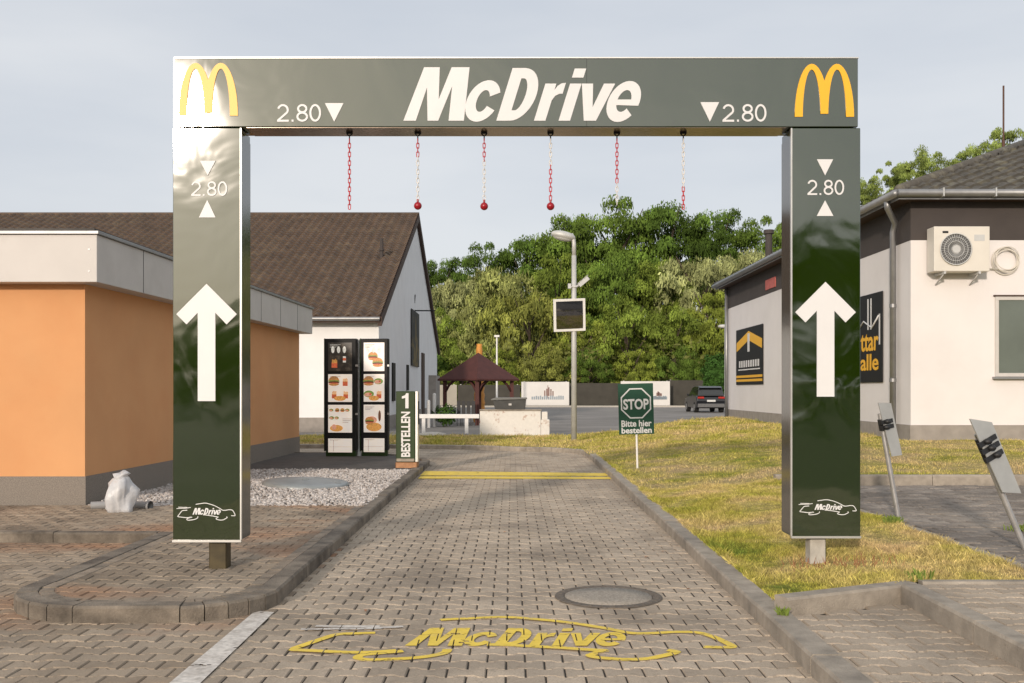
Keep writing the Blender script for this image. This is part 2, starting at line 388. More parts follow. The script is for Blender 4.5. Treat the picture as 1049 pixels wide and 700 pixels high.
def ell(cx, cy, rx, ry, a0, a1, n=18, sh=.31, p=1.0):
    out = []
    for i in range(n + 1):
        t = R(a0 + (a1 - a0) * i / n); c, s_ = math.cos(t), math.sin(t)
        if p != 1: c = math.copysign(abs(c) ** p, c); s_ = math.copysign(abs(s_) ** p, s_)
        y = ry * s_; out.append((cx + rx * c + sh * y, cy + y))
    return out
def word_contours():
    """the italic word of the sign; units: cap height 1, baseline 0"""
    S = .31
    C = []
    C.append([(50,258),(98,258),(141,130),(143,258),(184,258),(238,125),(224,258),(283,258),(305,52),(236,52),(186,176),(190,52),(130,52)])
    C = [[(x, 258 - y) for x, y in c] for c in C]
    cx, cy = 356, 76
    C.append(ell(cx, cy, 63, 80, 24, 333, 30) + ell(cx, cy, 24, 42, 333, 24, 22))
    def sh(pts, x0): return [(x0 + x + S * y, y) for x, y in pts]
    outer = [(0,0),(52,0)] + [(52 + 72 * math.cos(t), 101 + 101 * math.sin(t)) for t in [R(-90 + i * 10) for i in range(1, 18)]] + [(52,203),(0,203)]
    inner = [(46,40),(58,40)] + [(56 + 26 * math.cos(t), 101 + 62 * math.sin(t)) for t in [R(-80 + i * 10) for i in range(0, 17)]] + [(58,163),(46,163)]
    C.append(sh(outer, 408)); C.append(sh(inner, 408))
    C.append(sh([(0,0),(44,0),(44,78),(52,96),(66,104),(78,104),(78,146),(62,144),(50,134),(42,118),(42,143),(0,143)], 553))
    C.append(sh([(0,0),(44,0),(44,143),(0,143)], 648)); C.append(sh([(0,166),(44,166),(44,201),(0,201)], 648))
    C.append([(745,0),(792,0),(866,143),(823,143),(779,52),(781,143),(738,143)])
    cx, cy = 899, 74
    C.append(ell(cx, cy, 62, 79, -12, 318, 34) + ell(cx, cy, 26, 40, 318, 200, 14))
    C.append(ell(cx, cy, 27, 44, 10, 170, 14))
    return [[((x - 50) / 207, y / 207) for x, y in c] for c in C]
WORD = word_contours(); WORD_W = (967 - 50) / 207
def arches_contour():
    """two joined arches; units: px of an enlarged crop, base 0"""
    def e(cx, rx, ry, a0, a1, n=16): return [(cx + rx * math.cos(R(a0 + (a1-a0)*i/n)), ry * math.sin(R(a0 + (a1-a0)*i/n))) for i in range(n+1)]
    c = [( -88.5, 0)]
    c = e(-37.5, 51, 158, 180, 43, 18) + e(37.5, 51, 158, 137, 0, 18) + e(38, 26.5, 141, 0, 172, 18)
    c += [(11.5, 9), (-11.5, 9)] + e(-38, 26.5, 141, 8, 180, 18)
    return c
# car outline of the sign, in pixels of the marking on the lane (photo crop scale 2.098, offset 270,600)
LOGO = [([(380,75),(410,73),(440,72),(475,70),(510,69),(545,70),(580,73),(615,76),(650,80),(680,84),(710,89),(740,94),(760,98),(780,102),(800,104),(825,104),(850,103),(880,101),(910,101),(930,102),(950,106),(975,115),(1008,132),(985,134),(945,133)], 'y'),
        ([(240,103),(205,104),(160,106),(125,116),(90,128),(62,138),(80,140),(120,142),(160,144),(200,145),(240,144),(285,141)], 'y'),
        ([(395,138),(392,144),(378,149),(350,154),(320,157),(290,159),(260,160),(230,161),(208,159),(202,156),(210,151),(235,148),(300,142)], 'y'),
        ([(480,128),(520,129),(560,131),(600,133),(640,135),(680,138),(715,140),(735,141),(718,145),(702,151),(712,155),(740,158),(770,160),(800,160),(830,158),(855,153),(880,147),(886,143),(868,140)], 'y'),
        ([(80,95),(150,94),(230,93),(300,89)], 'w'), ([(112,88),(180,89),(250,89)], 'w')]
def logo_ground():
    out = []
    for pl, c in LOGO:
        out.append(([tuple(Gd(270 + x / 2.098, 600 + y / 2.098)[:2]) for x, y in pl], c))
    return out
def smooth_pl(pl, k=4):
    out = []
    n = len(pl)
    for i in range(n - 1):
        p0, p1, p2, p3 = pl[max(i-1,0)], pl[i], pl[i+1], pl[min(i+2,n-1)]
        for j in range(k):
            t = j / k; f = []
            for d in range(2):
                a, b, c, e = p0[d], p1[d], p2[d], p3[d]
                f.append(.5 * (2*b + (c-a)*t + (2*a-5*b+4*c-e)*t*t + (3*b-a-3*c+e)*t**3))
            out.append(tuple(f))
    out.append(pl[-1]); return out
def ribbon_quads(pl, w):
    out = []; n = len(pl); L = []; Rr = []
    for i in range(n):
        a, b = pl[max(i-1,0)], pl[min(i+1,n-1)]
        dx, dy = b[0]-a[0], b[1]-a[1]; l = math.hypot(dx, dy) or 1; nx, ny = -dy/l*w/2, dx/l*w/2
        L.append((pl[i][0]+nx, pl[i][1]+ny)); Rr.append((pl[i][0]-nx, pl[i][1]-ny))
    return L, Rr

# ------------------------------------------------------------------ ground, road
def sheet(name, poly, z, m, kind='structure'):
    mb = MB(); mb.add([(x, y, z) for x, y in poly], [tuple(range(len(poly)))]); return struct(mb.build(name, m), kind)
sheet('ground', [(-600,-600),(600,-600),(600,900),(-600,900)], -.06, 'earth')
sheet('road', [(-60,25.2),(60,25.2),(60,92),(-60,92)], 0.0, 'asphalt')
sheet('yard', [(-40,-60),(40,-60),(40,2.3),(-40,2.3)], -.004, 'darkasphalt')
sheet('joint_bed', [(-14,2.2),(1.9,2.2),(1.9,25.1),(-14,25.1)], -.010, 'bed')
sheet('pavement_bed', [(-14,9.42),(-3.3,9.42),(-3.25,6.9),(-2.8,6.42),(-2.2,6.30),(-1.68,6.9),(-1.68,11.5),(-14,11.5)], .080, 'bed')
sheet('bay_bed', [(1.6,2.3),(2.6,2.3),(2.6,6.4),(1.6,6.05)], .055, 'bed')
sheet('upper_pavement_bed', [(2.6,2.3),(12,2.3),(12,6.48),(2.6,6.48)], .155, 'bed')
sheet('parking_bay_bed', [(3.62,7.0),(16,7.0),(16,13.25),(3.62,13.25)], .160, 'bed')
sheet('dark_island_surface', [(-12,16.85),(-1.68,16.85),(-1.68,18.7),(-2.0,19.9),(-2.9,21.0),(-4.2,21.4),(-12,21.4)], .088, 'darkasphalt')

SL, SP_ = .200, .139
OUT = [(-.1,-.0825),(-.063,-.0825),(-.037,-.0565),(.037,-.0565),(.063,-.0825),(.1,-.0825),(.1,.0825),(.063,.0825),(.037,.0565),(-.037,.0565),(-.063,.0825),(-.1,.0825)]
def inset(poly, g):
    # move each vertex along the averaged inward normals
    n = len(poly); out = []
    for i in range(n):
        a, b, c = poly[i-1], poly[i], poly[(i+1) % n]
        n1 = (-(b[1]-a[1]), b[0]-a[0]); l1 = math.hypot(*n1); n1 = (n1[0]/l1, n1[1]/l1)
        n2 = (-(c[1]-b[1]), c[0]-b[0]); l2 = math.hypot(*n2); n2 = (n2[0]/l2, n2[1]/l2)
        k = 1 + n1[0]*n2[0] + n1[1]*n2[1]
        out.append((b[0] + g*(n1[0]+n2[0])/k, b[1] + g*(n1[1]+n2[1])/k))
    return out
IN0 = np.array(inset(OUT, .0030))*[.991, 1]; IN1 = np.array(inset(OUT, .0085))*[.990, 1]
SUB = [(0,1,10,11),(1,2,9,10),(2,3,8,9),(3,4,7,8),(4,5,6,7)]
def stones(name, x0, x1, y0, y1, z, test, m, origin=(0,0), rot=0.0, seed=1, rough=1.0):
    g = np.random.default_rng(seed); cs = []
    for r in range(int((y0-origin[1])/SP_)-2, int((y1-origin[1])/SP_)+3):
        for c in range(int((x0-origin[0])/SL)-2, int((x1-origin[0])/SL)+3):
            cx = origin[0] + c*SL + (r % 2)*SL/2; cy = origin[1] + r*SP_
            if x0 <= cx <= x1 and y0 <= cy <= y1 and test(cx, cy): cs.append((cx, cy))
    cs = np.array(cs); N = len(cs)
    tilt = g.normal(0, .008*rough, (N, 2)); dz = g.normal(0, .0013*rough, N)+.004*np.array([mnoise.noise(Vector((a*1.1, b*.9, 2))) for a, b in cs])-.002
    tint = mnoise
    def ring(poly, zz):
        v = np.zeros((N, 12, 3)); v[:, :, 0] = poly[None, :, 0]; v[:, :, 1] = poly[None, :, 1]
        v[:, :, 2] = zz + dz[:, None] + v[:, :, 0]*tilt[:, :1] + v[:, :, 1]*tilt[:, 1:]
        ang = g.normal(0, .006*rough, N) if zz == 0 else ring.a; ring.a = ang
        x = v[:, :, 0]*np.cos(ang)[:, None] - v[:, :, 1]*np.sin(ang)[:, None]; y = v[:, :, 0]*np.sin(ang)[:, None] + v[:, :, 1]*np.cos(ang)[:, None]
        v[:, :, 0] = x + cs[:, None, 0]; v[:, :, 1] = y + cs[:, None, 1]
        return v
    top = ring(IN1, 0); edge = ring(IN0, -.008); bot = ring(IN0, -.03)
    V = np.concatenate([top, edge, bot], 1); V[:, :, 2] += z
    f = [list(q) for q in SUB]
    for i in range(12):
        j = (i+1) % 12; f.append([12+i, 12+j, j, i]); f.append([24+i, 24+j, 12+j, 12+i])
    f = np.array(f); FF = (f[None] + (np.arange(N)*36)[:, None, None]).reshape(-1, 4)
    tone = np.repeat(np.clip(g.normal(.5, .28, N), 0, 1), len(f))
    me = np_mesh(name, V.reshape(-1, 3), FF, m, tone)
    return struct(link(name, me)), cs

def in_island(x, y, grow=0.0):
    """raised pavement round the left foot of the gate, outline incl. kerb"""
    if y > 9.35 - grow and x < -1.58 + grow: return True
    if x < -3.32 - grow or x > -1.58 + grow or y < 6.10 - grow: return False
    # rounded front corners
    for cx, cy, rr, sx in ((-2.60, 6.85, .74, -1), (-2.15, 6.72, .60, 1)):
        if y < cy and (x - cx)*sx > 0:
            return math.hypot(x - cx, y - cy) < rr + grow
    return True
def yk(x):
    if x > .33: return 21.7+math.sqrt(max(0, 1.66**2-(x+.02)**2))
    P_ = [(-14,24.7),(-3,24.5),(-1.2,24.1),(-.3,23.65),(.33,23.32)]
    for (a, b), (c, d) in zip(P_, P_[1:]):
        if x <= c: return b+(x-a)/(c-a)*(d-b)
    return 23.3
def turn_ok(x, y):
    if y > 20.8 and x > -1.6: return y < yk(x)+.06
    if y > yk(min(x, 1.6))+.06: return False
    if y < 18.7: return x > -1.75
    if x > .2 and y > 22.3: return math.hypot(x-.2, y-22.3) < 2.0 if x > .2 else True
    if x < -1.6 and y < 21.6: return math.hypot(x+4.3, y-18.7) > 2.72 if x > -4.3 else y > 21.4
    return True
LO = (-.03, .05)
def lane_test(x, y): return (x > -1.70 and turn_ok(x, y)) if y > 9.5 and (x > -1.7 or y < 18.7) else (turn_ok(x, y) if y > 18.7 else not in_island(x, y, -.10))
stones('lane', -14, 1.72, 2.3, 25.1, 0.0, lambda x, y: lane_test(x, y) and (x > -1.62 or y > 9.6), 'stone', LO, seed=3)
stones('driveway', -14, -1.5, 2.3, 9.7, 0.0, lambda x, y: lane_test(x, y) and x <= -1.62, 'stone_left', LO, seed=13)
_, _ = stones('pavement', -14, -1.62, 6.2, 11.62, .092, lambda x, y: in_island(x, y, -.12), 'stone_left', (-.01, .02), seed=4)
_, _ = stones('bay_paving', 1.62, 2.56, 2.3, 6.4, .068, lambda x, y: y < 6.02 + (x-1.7)*.47, 'stone', (.02, .0), seed=5)
_, _ = stones('upper_pavement', 2.62, 8, 2.3, 6.50, .168, lambda x, y: True, 'stone', (.06, .02), seed=6)
_, _ = stones('parking_bay', 3.68, 12, 7.05, 13.2, .176, lambda x, y: True, 'stone_dark', (.05, .03), seed=7, rough=1.8)
# left part of the driveway beyond the kerb line gets the warmer stone
# ------------------------------------------------------------------ kerbs
def kerb(name, path, w, z1, z0, side=1, piece=1.0, m='concrete', cham=.012):
    pts = [Vector((x, y)) for x, y in path]
    # resample
    out = [pts[0]]; acc = 0
    for a, b in zip(pts, pts[1:]):
        L = (b-a).length; n = max(1, round(L/piece)) if L > piece*.6 else 1
        for i in range(1, n+1): out.append(a.lerp(b, i/n))
    n = len(out); N = []
    for i in range(n):
        d = (out[min(i+1,n-1)] - out[max(i-1,0)]).normalized()
        if 0 < i < n-1:
            d1 = (out[i]-out[i-1]).normalized(); d2 = (out[i+1]-out[i]).normalized(); d = (d1+d2).normalized()
            k = 1/max(.5, d.dot(d1))
        else: k = 1
        N.append(Vector((-d.y, d.x))*side*k)
    mb = MB(); rr = random.Random(len(path)*7+int(w*100))
    for i in range(n-1):
        a, b = out[i], out[i+1]; d = (b-a).normalized()*.0035
        dz = rr.uniform(-.004, .004); q = []
        for p, nn, s in ((a, N[i], 1), (b, N[i+1], -1)):
            p = p + d*s
            off = rr.uniform(-.003, .003)
            q += [(p + nn*off, z0), (p + nn*off, z1-cham*1.3+dz), (p + nn*(cham+off), z1+dz), (p + nn*(w-.004), z1+dz), (p + nn*w, z1-.004+dz), (p + nn*w, z0)]
        vs = [(p.x, p.y, z) for p, z in q]
        fs = [(j, j+1, j+7, j+6) if side < 0 else (j+6, j+7, j+1, j) for j in range(5)]
        fs += [tuple(range(6)), tuple(range(6, 12))[::-1]]
        mb.add(vs, fs)
    return struct(mb.build(name, m))
def arc(cx, cy, r, a0, a1, n=8): return [(cx + r*math.cos(R(a0+(a1-a0)*i/n)), cy + r*math.sin(R(a0+(a1-a0)*i/n))) for i in range(n+1)]
# right kerb of the lane, bending left round the far end
kerb('kerb', [(1.50,2.3),(1.50,5.0),(1.53,7.4),(1.58,13),(1.63,20.8)] + arc(-.02, 21.7, 1.66, 0, 78, 7)[1:] + [(-.3,23.65),(-1.2,24.1),(-3,24.5),(-14,24.7)], .15, .10, -.05, -1)
# left kerb: island round the gate foot, then the lane's left edge, bending left
isl = [(-3.32,9.37)] + [(-3.32,8.3),(-3.32,7.1)] + arc(-2.60, 6.85, .74, 190, 262, 5) + arc(-2.15, 6.72, .60, 280, 350, 5) + [(-1.57,7.6),(-1.57,18.7)] + arc(-4.3, 18.7, 2.75, 8, 84, 8) + [(-4.6,21.47),(-12,21.6)]
kerb('kerb', isl, .14, .10, -.05, 1, m='grimyshadeconc')
kerb('edging', [(-3.175,9.37),(-3.175,7.1)] + arc(-2.60, 6.85, .595, 190, 262, 8) + arc(-2.15, 6.72, .455, 280, 350, 8) + [(-1.715,7.6),(-1.715,11.45)], .095, .0945, 0, 1, piece=.2, m='edgestone', cham=.005)
kerb('kerb', [(-14,9.35),(-3.34,9.35)], .12, .096, -.05, 1, m='grimyshadeconc')
# recessed bay and upper pavement to the right
kerb('kerb', [(1.66,6.00),(2.64,6.47)], .12, .175, .02, 1)
kerb('kerb', [(2.50,6.40),(2.47,2.3)], .12, .185, .02, 1)
kerb('kerb', [(2.68,6.50),(12,6.50)], .08, .176, .02, 1)
kerb('kerb', [(3.60,7.0),(3.60,13.2)], .08, .182, .02, -1)
kerb('kerb', [(3.5,13.22),(16,13.22)], .13, .305, .02, 1)

# ------------------------------------------------------------------ grass
def sm(t): t = np.clip(t, 0, 1); return t*t*(3-2*t)
def gh(x, y):
    x = np.asarray(x, float); y = np.asarray(y, float)
    h = .09 + .075*sm((x-1.75)/1) + .11*sm((x-2.5)/1.5)*sm((y-12)/1.4) + .18*sm((x-2.5)/5)*sm((y-13)/6.5)
    h = h + .012*np.sin(x*2.1+y*.7) * sm((x-1.8)/.8)*sm((y-6.9)/1)
    return h
def xl(y):
    if y < 20.8: return 1.50 + .15 + (y-5)*.0083
    if y < 23.3: return -.02 + 1.80*math.sqrt(max(0, 1-((y-21.5)/2.1)**2)) if y < 23.2 else .3
    return .3
patches = []   # (u-range, v-range, mapping)
def zf(x): return 6.12 + (x-1.7)*.47 if x < 2.6 else 6.58
patches.append((lambda u, v: (1.66+.03*v+u*(3.62-1.66-.03*v), None), lambda x, v: zf(x)+v*(13.3-zf(x)), 24, 80))
patches.append((lambda u, v: (3.6+u*8, None), lambda x, v: 6.58+v*.46, 60, 8))
patches.append((lambda u, v: (1.69+.02*v+u*16, None), lambda x, v: 13.3+v*7.5, 110, 50))
patches.append((lambda u, v: (1.60+u*6.25, None), lambda x, v: 20.8+v*4.4, 50, 24))
patches.append((lambda u, v: (-13+u*20.85, None), lambda x, v: (lambda y0: y0+v*(29.6 + 5.8*float(sm((x-2.5)/5.0))-y0))(yk(x)+.09 if x < 1.6 else 25.0), 120, 34))
gv, gf = [], []
areas = []
def pt(p, u, v):
    x = p[0](u, v)[0]; y = p[1](x, v); return x, y
for p in patches:
    nu, nv = p[2], p[3]; o = len(gv)
    for j in range(nv+1):
        for i in range(nu+1):
            x, y = pt(p, i/nu, j/nv); h = float(gh(x, y))
            if (j == nv and p is patches[4]): h = -.02
            gv.append((x, y, h))
    for j in range(nv):
        for i in range(nu): a = o+j*(nu+1)+i; gf.append((a, a+1, a+nu+2, a+nu+1))
gm = np_mesh('verge', np.array(gv), np.array(gf), 'grassground', smooth=True)
struct(link('verge', gm))
def blades(name, N, sampler, seed, hmin, hmax, wid):
    g = np.random.default_rng(seed)
    x, y = sampler(g, N)
    keep_ = np.ones(len(x), bool)
    x, y = x[keep_], y[keep_]; n = len(x)
    z = gh(x, y) - .004
    dens = np.array([mnoise.noise(Vector((a*1.7, b*1.7, 3.1))) for a, b in zip(x, y)])
    hh = g.uniform(hmin, hmax, n)*(1 + 1.3*np.clip(dens, -.5, 1))*np.where(g.uniform(0, 1, n) > .97, 1.8, 1); an = g.uniform(0, 2*PI, n); lean = g.normal(0, .55, n)*hh; la = g.uniform(0, 2*PI, n)
    w = wid*g.uniform(.6, 1.3, n)
    # narrow quad blade, bent
    dx, dy = np.cos(an)*w, np.sin(an)*w; lx, ly = np.cos(la)*lean, np.sin(la)*lean
    V = np.zeros((n, 4, 3))
    V[:, 0] = np.stack([x-dx, y-dy, z], 1); V[:, 1] = np.stack([x+dx, y+dy, z], 1)
    V[:, 2] = np.stack([x+dx*.6+lx*.5, y+dy*.6+ly*.5, z+hh*.65], 1); V[:, 3] = np.stack([x+lx, y+ly, z+hh], 1)
    Fq = np.arange(n*4).reshape(n, 4)
    tone = g.uniform(.55, 1.45, n)
    return V.reshape(-1, 3), Fq, tone
def samp_patch(k, ylim=None):
    def f(g, N):
        u, v = g.uniform(0, 1, N), g.uniform(0, 1, N)
        xy = [pt(patches[k], a, b) for a, b in zip(u, v)]; a = np.array(xy); return a[:, 0], a[:, 1]
    return f
Vs, Fs, Ts = [], [], []; off = 0
for k, N, h0, h1, w in ((0, 120000, .012, .036, .0022), (1, 22000, .015, .045, .0022), (2, 100000, .014, .036, .0035), (3, 22000, .025, .06, .005), (4, 52000, .03, .07, .007)):
    V, Fq, T = blades('g', N, samp_patch(k), 20+k, h0, h1, w)
    Vs.append(V); Fs.append(Fq+off); Ts.append(T); off += len(V)
def kerb_edge(g, N):
    y = g.uniform(6.2, 20.8, N); return 1.655+(y-5)*.0075+np.abs(g.normal(0, .035, N)), y
V, Fq, T = blades('g', 5000, kerb_edge, 40, .02, .055, .0025); Vs.append(V); Fs.append(Fq+off); Ts.append(T); off += len(V)
def bay_edge(g, N):
    x = g.uniform(3.42, 3.62, N)+.02*g.normal(0, 1, N); return x, g.uniform(7.0, 13.0, N)
V, Fq, T = blades('g', 5000, bay_edge, 41, .015, .04, .0025); Vs.append(V); Fs.append(Fq+off); Ts.append(T); off += len(V)
me = np_mesh('grass', np.concatenate(Vs), np.concatenate(Fs), 'grassblade', np.concatenate(Ts))
struct(tag(link('grass', me), 'patchy yellowed grass on the verges beside the lane', 'grass'), 'stuff'); 
# taller green tufts: weeds at the kerb and sign feet
def tuft(x, y, z, n, h, sp, seed, name, label, group=None):
    g = random.Random(seed); mb = MB()
    for i in range(n):
        a = g.uniform(0, 2*PI); r = g.uniform(0, sp); bx, by = x+r*math.cos(a), y+r*math.sin(a)
        hh = h*g.uniform(.5, 1); l = g.uniform(.2, .9)*hh; aa = g.uniform(0, 2*PI); w = .003+.003*g.random()
        wx, wy = -math.sin(aa)*w, math.cos(aa)*w
        mb.add([(bx-wx,by-wy,z),(bx+wx,by+wy,z),(bx+wx+math.cos(aa)*l*.4,by+wy+math.sin(aa)*l*.4,z+hh*.7),(bx+math.cos(aa)*l,by+math.sin(aa)*l,z+hh),(bx-wx+math.cos(aa)*l*.4,by-wy+math.sin(aa)*l*.4,z+hh*.7)], [(0,1,2,3,4)])
    o = mb.build(name, 'weedleaf'); return tag(o, label, 'weed', group)
M['weedleaf'] = mat('weed_leaf', (.16, .22, .035), .7, var=.4, nscale=9)
tuft(3.58, 9.35, .16, 90, .10, .09, 1, 'weed', 'green grassy tuft at the foot of the nearer-left leaning plate post')
tuft(1.60, 5.88, .09, 40, .07, .03, 2, 'weed', 'tiny green tuft in the kerb joint at the lane edge')
tuft(4.55, 8.9, .17, 60, .07, .14, 3, 'weed', 'low weed growing between the dark parking bay stones')
M['dryweed'] = mat('dry_weed', (.30, .13, .06), .8, var=.4, nscale=9)

# ------------------------------------------------------------------ gravel bed
def gravel():
    g = np.random.default_rng(11)
    sheet('gravel_bed', [(-4.98,11.5),(-1.68,11.5),(-1.68,16.9),(-4.85,16.9)], .070, 'gravelbase')
    t = (1+5**.5)/2
    iv = np.array([(-1,t,0),(1,t,0),(-1,-t,0),(1,-t,0),(0,-1,t),(0,1,t),(0,-1,-t),(0,1,-t),(t,0,-1),(t,0,1),(-t,0,-1),(-t,0,1)], float); iv /= np.linalg.norm(iv[0])
    if_ = np.array([(0,11,5),(0,5,1),(0,1,7),(0,7,10),(0,10,11),(1,5,9),(5,11,4),(11,10,2),(10,7,6),(7,1,8),(3,9,4),(3,4,2),(3,2,6),(3,6,8),(3,8,9),(4,9,5),(2,4,11),(6,2,10),(8,6,7),(9,8,1)])
    N = 15000
    x = g.uniform(-4.93, -1.69, N); y = 11.52 + (16.88-11.52)*g.uniform(0, 1, N); r = g.uniform(.009, .024, N)
    z = .078 + g.uniform(0, .018, N) + .015*np.sin(x*2.3)*np.sin(y*1.7)
    sc = g.uniform(.6, 1.3, (N, 1, 3)); jit = g.normal(0, .13, (N, 12, 3))
    v = (iv[None]+jit)*sc*r[:, None, None]; v[:, :, 2] *= .75
    a = g.uniform(0, 2*PI, N); c, s_ = np.cos(a)[:, None], np.sin(a)[:, None]
    vx = v[:, :, 0]*c - v[:, :, 1]*s_; vy = v[:, :, 0]*s_ + v[:, :, 1]*c
    v = np.stack([vx+x[:, None], vy+y[:, None], v[:, :, 2]+z[:, None]], 2)
    ff = (if_[None]+(np.arange(N)*12)[:, None, None]).reshape(-1, 3)
    tone = np.repeat(g.uniform(0, 1, N)**1.0, 20)
    m = bpy.data.materials.new('gravel_stone'); m.use_nodes = True; n, l = m.node_tree.nodes, m.node_tree.links
    at = n.new('ShaderNodeAttribute'); at.attribute_name = 'tone'; cr = n.new('ShaderNodeValToRGB'); e = cr.color_ramp.elements
    e[0].color = (.24, .205, .18, 1); e[1].color = (.62, .58, .55, 1); q = e.new(.35); q.color = (.44, .40, .37, 1)
    l.new(at.outputs['Fac'], cr.inputs[0]); l.new(cr.outputs[0], n['Principled BSDF'].inputs['Base Color']); n['Principled BSDF'].inputs['Roughness'].default_value = .8
    o = link('gravel', np_mesh('gravel', v.reshape(-1, 3), ff, m, tone))
    tag(o, 'pale pink and white gravel between the orange building and the kerb', 'gravel'); struct(o, 'stuff')
M['gravelbase'] = mat('gravel_fines', (.22, .20, .18), .95, var=.3, nscale=40)
gravel()

# ------------------------------------------------------------------ painted markings, broken by the stone joints
def stone_spans(v):
    out = []
    r0 = round((v-LO[1])/SP_)
    for r in (r0-1, r0, r0+1):
        dv = abs(v-(LO[1]+r*SP_))
        if dv > .0825-.002: continue
        for c in range(-14, 10):
            cx = LO[0]+c*SL+(r % 2)*SL/2
            if dv < .0565-.0065*0: out.append((cx-.0965, cx+.0965))
            if dv >= .0565:
                xs = .037+(dv-.0565)+.004
                out.append((cx-.0965, cx-xs)); out.append((cx+xs, cx+.0965))
    return sorted(out)
def poly_spans(poly_sets, v):
    """poly_sets: list of [contours] (even-odd inside one set, union across sets)"""
    sp = []
    for cs in poly_sets:
        xs = []
        for c in cs:
            n = len(c)
            for i in range(n):
                (xa, ya), (xb, yb) = c[i], c[(i+1) % n]
                if (ya <= v < yb) or (yb <= v < ya): xs.append(xa+(v-ya)/(yb-ya)*(xb-xa))
        xs.sort(); sp += list(zip(xs[::2], xs[1::2]))
    sp.sort(); out = []
    for a, b in sp:
        if out and a <= out[-1][1]: out[-1] = (out[-1][0], max(b, out[-1][1]))
        else: out.append((a, b))
    return out
def paint(name, sets, v0, v1, step, m, label, cat, wear=.12, chunk=.02, z=.0045, group=None, solid=False):
    g = random.Random(5); vs, fs = [], []
    v = v0
    while v < v1:
        ps = poly_spans(sets, v+step/2); ss = [(-99, 99)] if solid else stone_spans(v+step/2)
        for a, b in ps:
            for c, d in ss:
                lo, hi = max(a, c), min(b, d)
                if hi - lo < .002: continue
                k = max(1, int((hi-lo)/chunk)); 
                for i in range(k):
                    x0, x1 = lo+(hi-lo)*i/k, lo+(hi-lo)*(i+1)/k
                    nn = mnoise.noise(Vector((x0*9, v*9, 0)))+.6*mnoise.noise(Vector((x0*45, v*45, 4)))
                    if nn > .80-wear*1.5: continue
                    o = len(vs); vs += [(x0,v,z),(x1,v,z),(x1,v+step,z),(x0,v+step,z)]; fs.append((o,o+1,o+2,o+3))
        v += step
    me = np_mesh(name, np.array(vs), np.array(fs), m)
    return tag(link(name, me), label, cat, group)
gl = logo_ground(); ysets, wsets = [], []
for pl, c in gl:
    s = smooth_pl(pl); L, Rr = ribbon_quads(s, .053 if c == 'y' else .045)
    for i in range(len(s)-1): (ysets if c == 'y' else wsets).append([[L[i], L[i+1], Rr[i+1], Rr[i]]])
def word_set(x0, x1, y0, y1):
    """group glyph contours so that holes stay holes"""
    cs = [[(x0+p[0]/WORD_W*(x1-x0), y0+p[1]*(y1-y0)) for p in c] for c in WORD]
    return [[cs[0]], [cs[1]], [cs[2], cs[3]], [cs[4]], [cs[5]], [cs[6]], [cs[7]], [cs[8], cs[9]]]
ysets += word_set(-.60, .66, 5.56, 5.98)
paint('road_marking', ysets, 5.1, 6.45, .004, 'yellowpaint', 'yellow car outline and word painted across the near lane', 'road marking', wear=.06)
paint('road_marking', wsets, 5.7, 6.4, .004, 'whitepaint', 'two thin white speed lines painted left of the yellow car outline', 'road marking', wear=.08)
paint('road_marking', [[[(-1.52,16.10),(1.60,16.00),(1.60,16.42),(-1.52,16.52)]], [[(-1.54,16.68),(1.61,16.58),(1.61,17.15),(-1.54,17.6)]]], 15.98, 17.62, .012, 'yellowpaint', 'pair of yellow stop stripes across the lane beyond the gate', 'road marking', wear=.10, chunk=.03, solid=True)
paint('road_marking', [[[(-1.685,2.4),(-1.50,2.4),(-1.53,6.40),(-1.66,6.44)]]], 2.4, 6.5, .006, 'whitepaint', 'broad white edge line running from the kerb toward the viewer', 'road marking', wear=.07, solid=True)

# manhole in the lane
t = Thing('manhole_cover', 'round concrete filled manhole cover with iron ring in the lane', 'manhole cover', (.667, 6.9, 0))
c = (.667, 6.9, 0)
mb = MB(); mb.lathe([(.372,.001),(.369,.005),(.362,.0065),(.310,.0065),(.306,.002),(.304,.0)], c, 48)
for i in range(28):
    a = 2*PI*i/28; mx = Matrix.Translation((c[0], c[1], 0)) @ Matrix.Rotation(a, 4, 'Z'); mb.box(.320, .352, -.012, .012, .006, .009, mx)
t.part(mb, 'ring', 'iron')
M['manholefill'] = mat('exposed_aggregate', (.33, .29, .24), .9, var=.4, nscale=80, bump=.8, bscale=130)
mb = MB(); mb.lathe([(.302,.0),(.300,.0055),(.15,.0065),(.0005,.0065)], c, 40); t.part(mb, 'lid', 'manholefill')
M['manholefill'] = mat('exposed_aggregate', (.24, .215, .18), .9, var=.4, nscale=80, bump=.8, bscale=130)

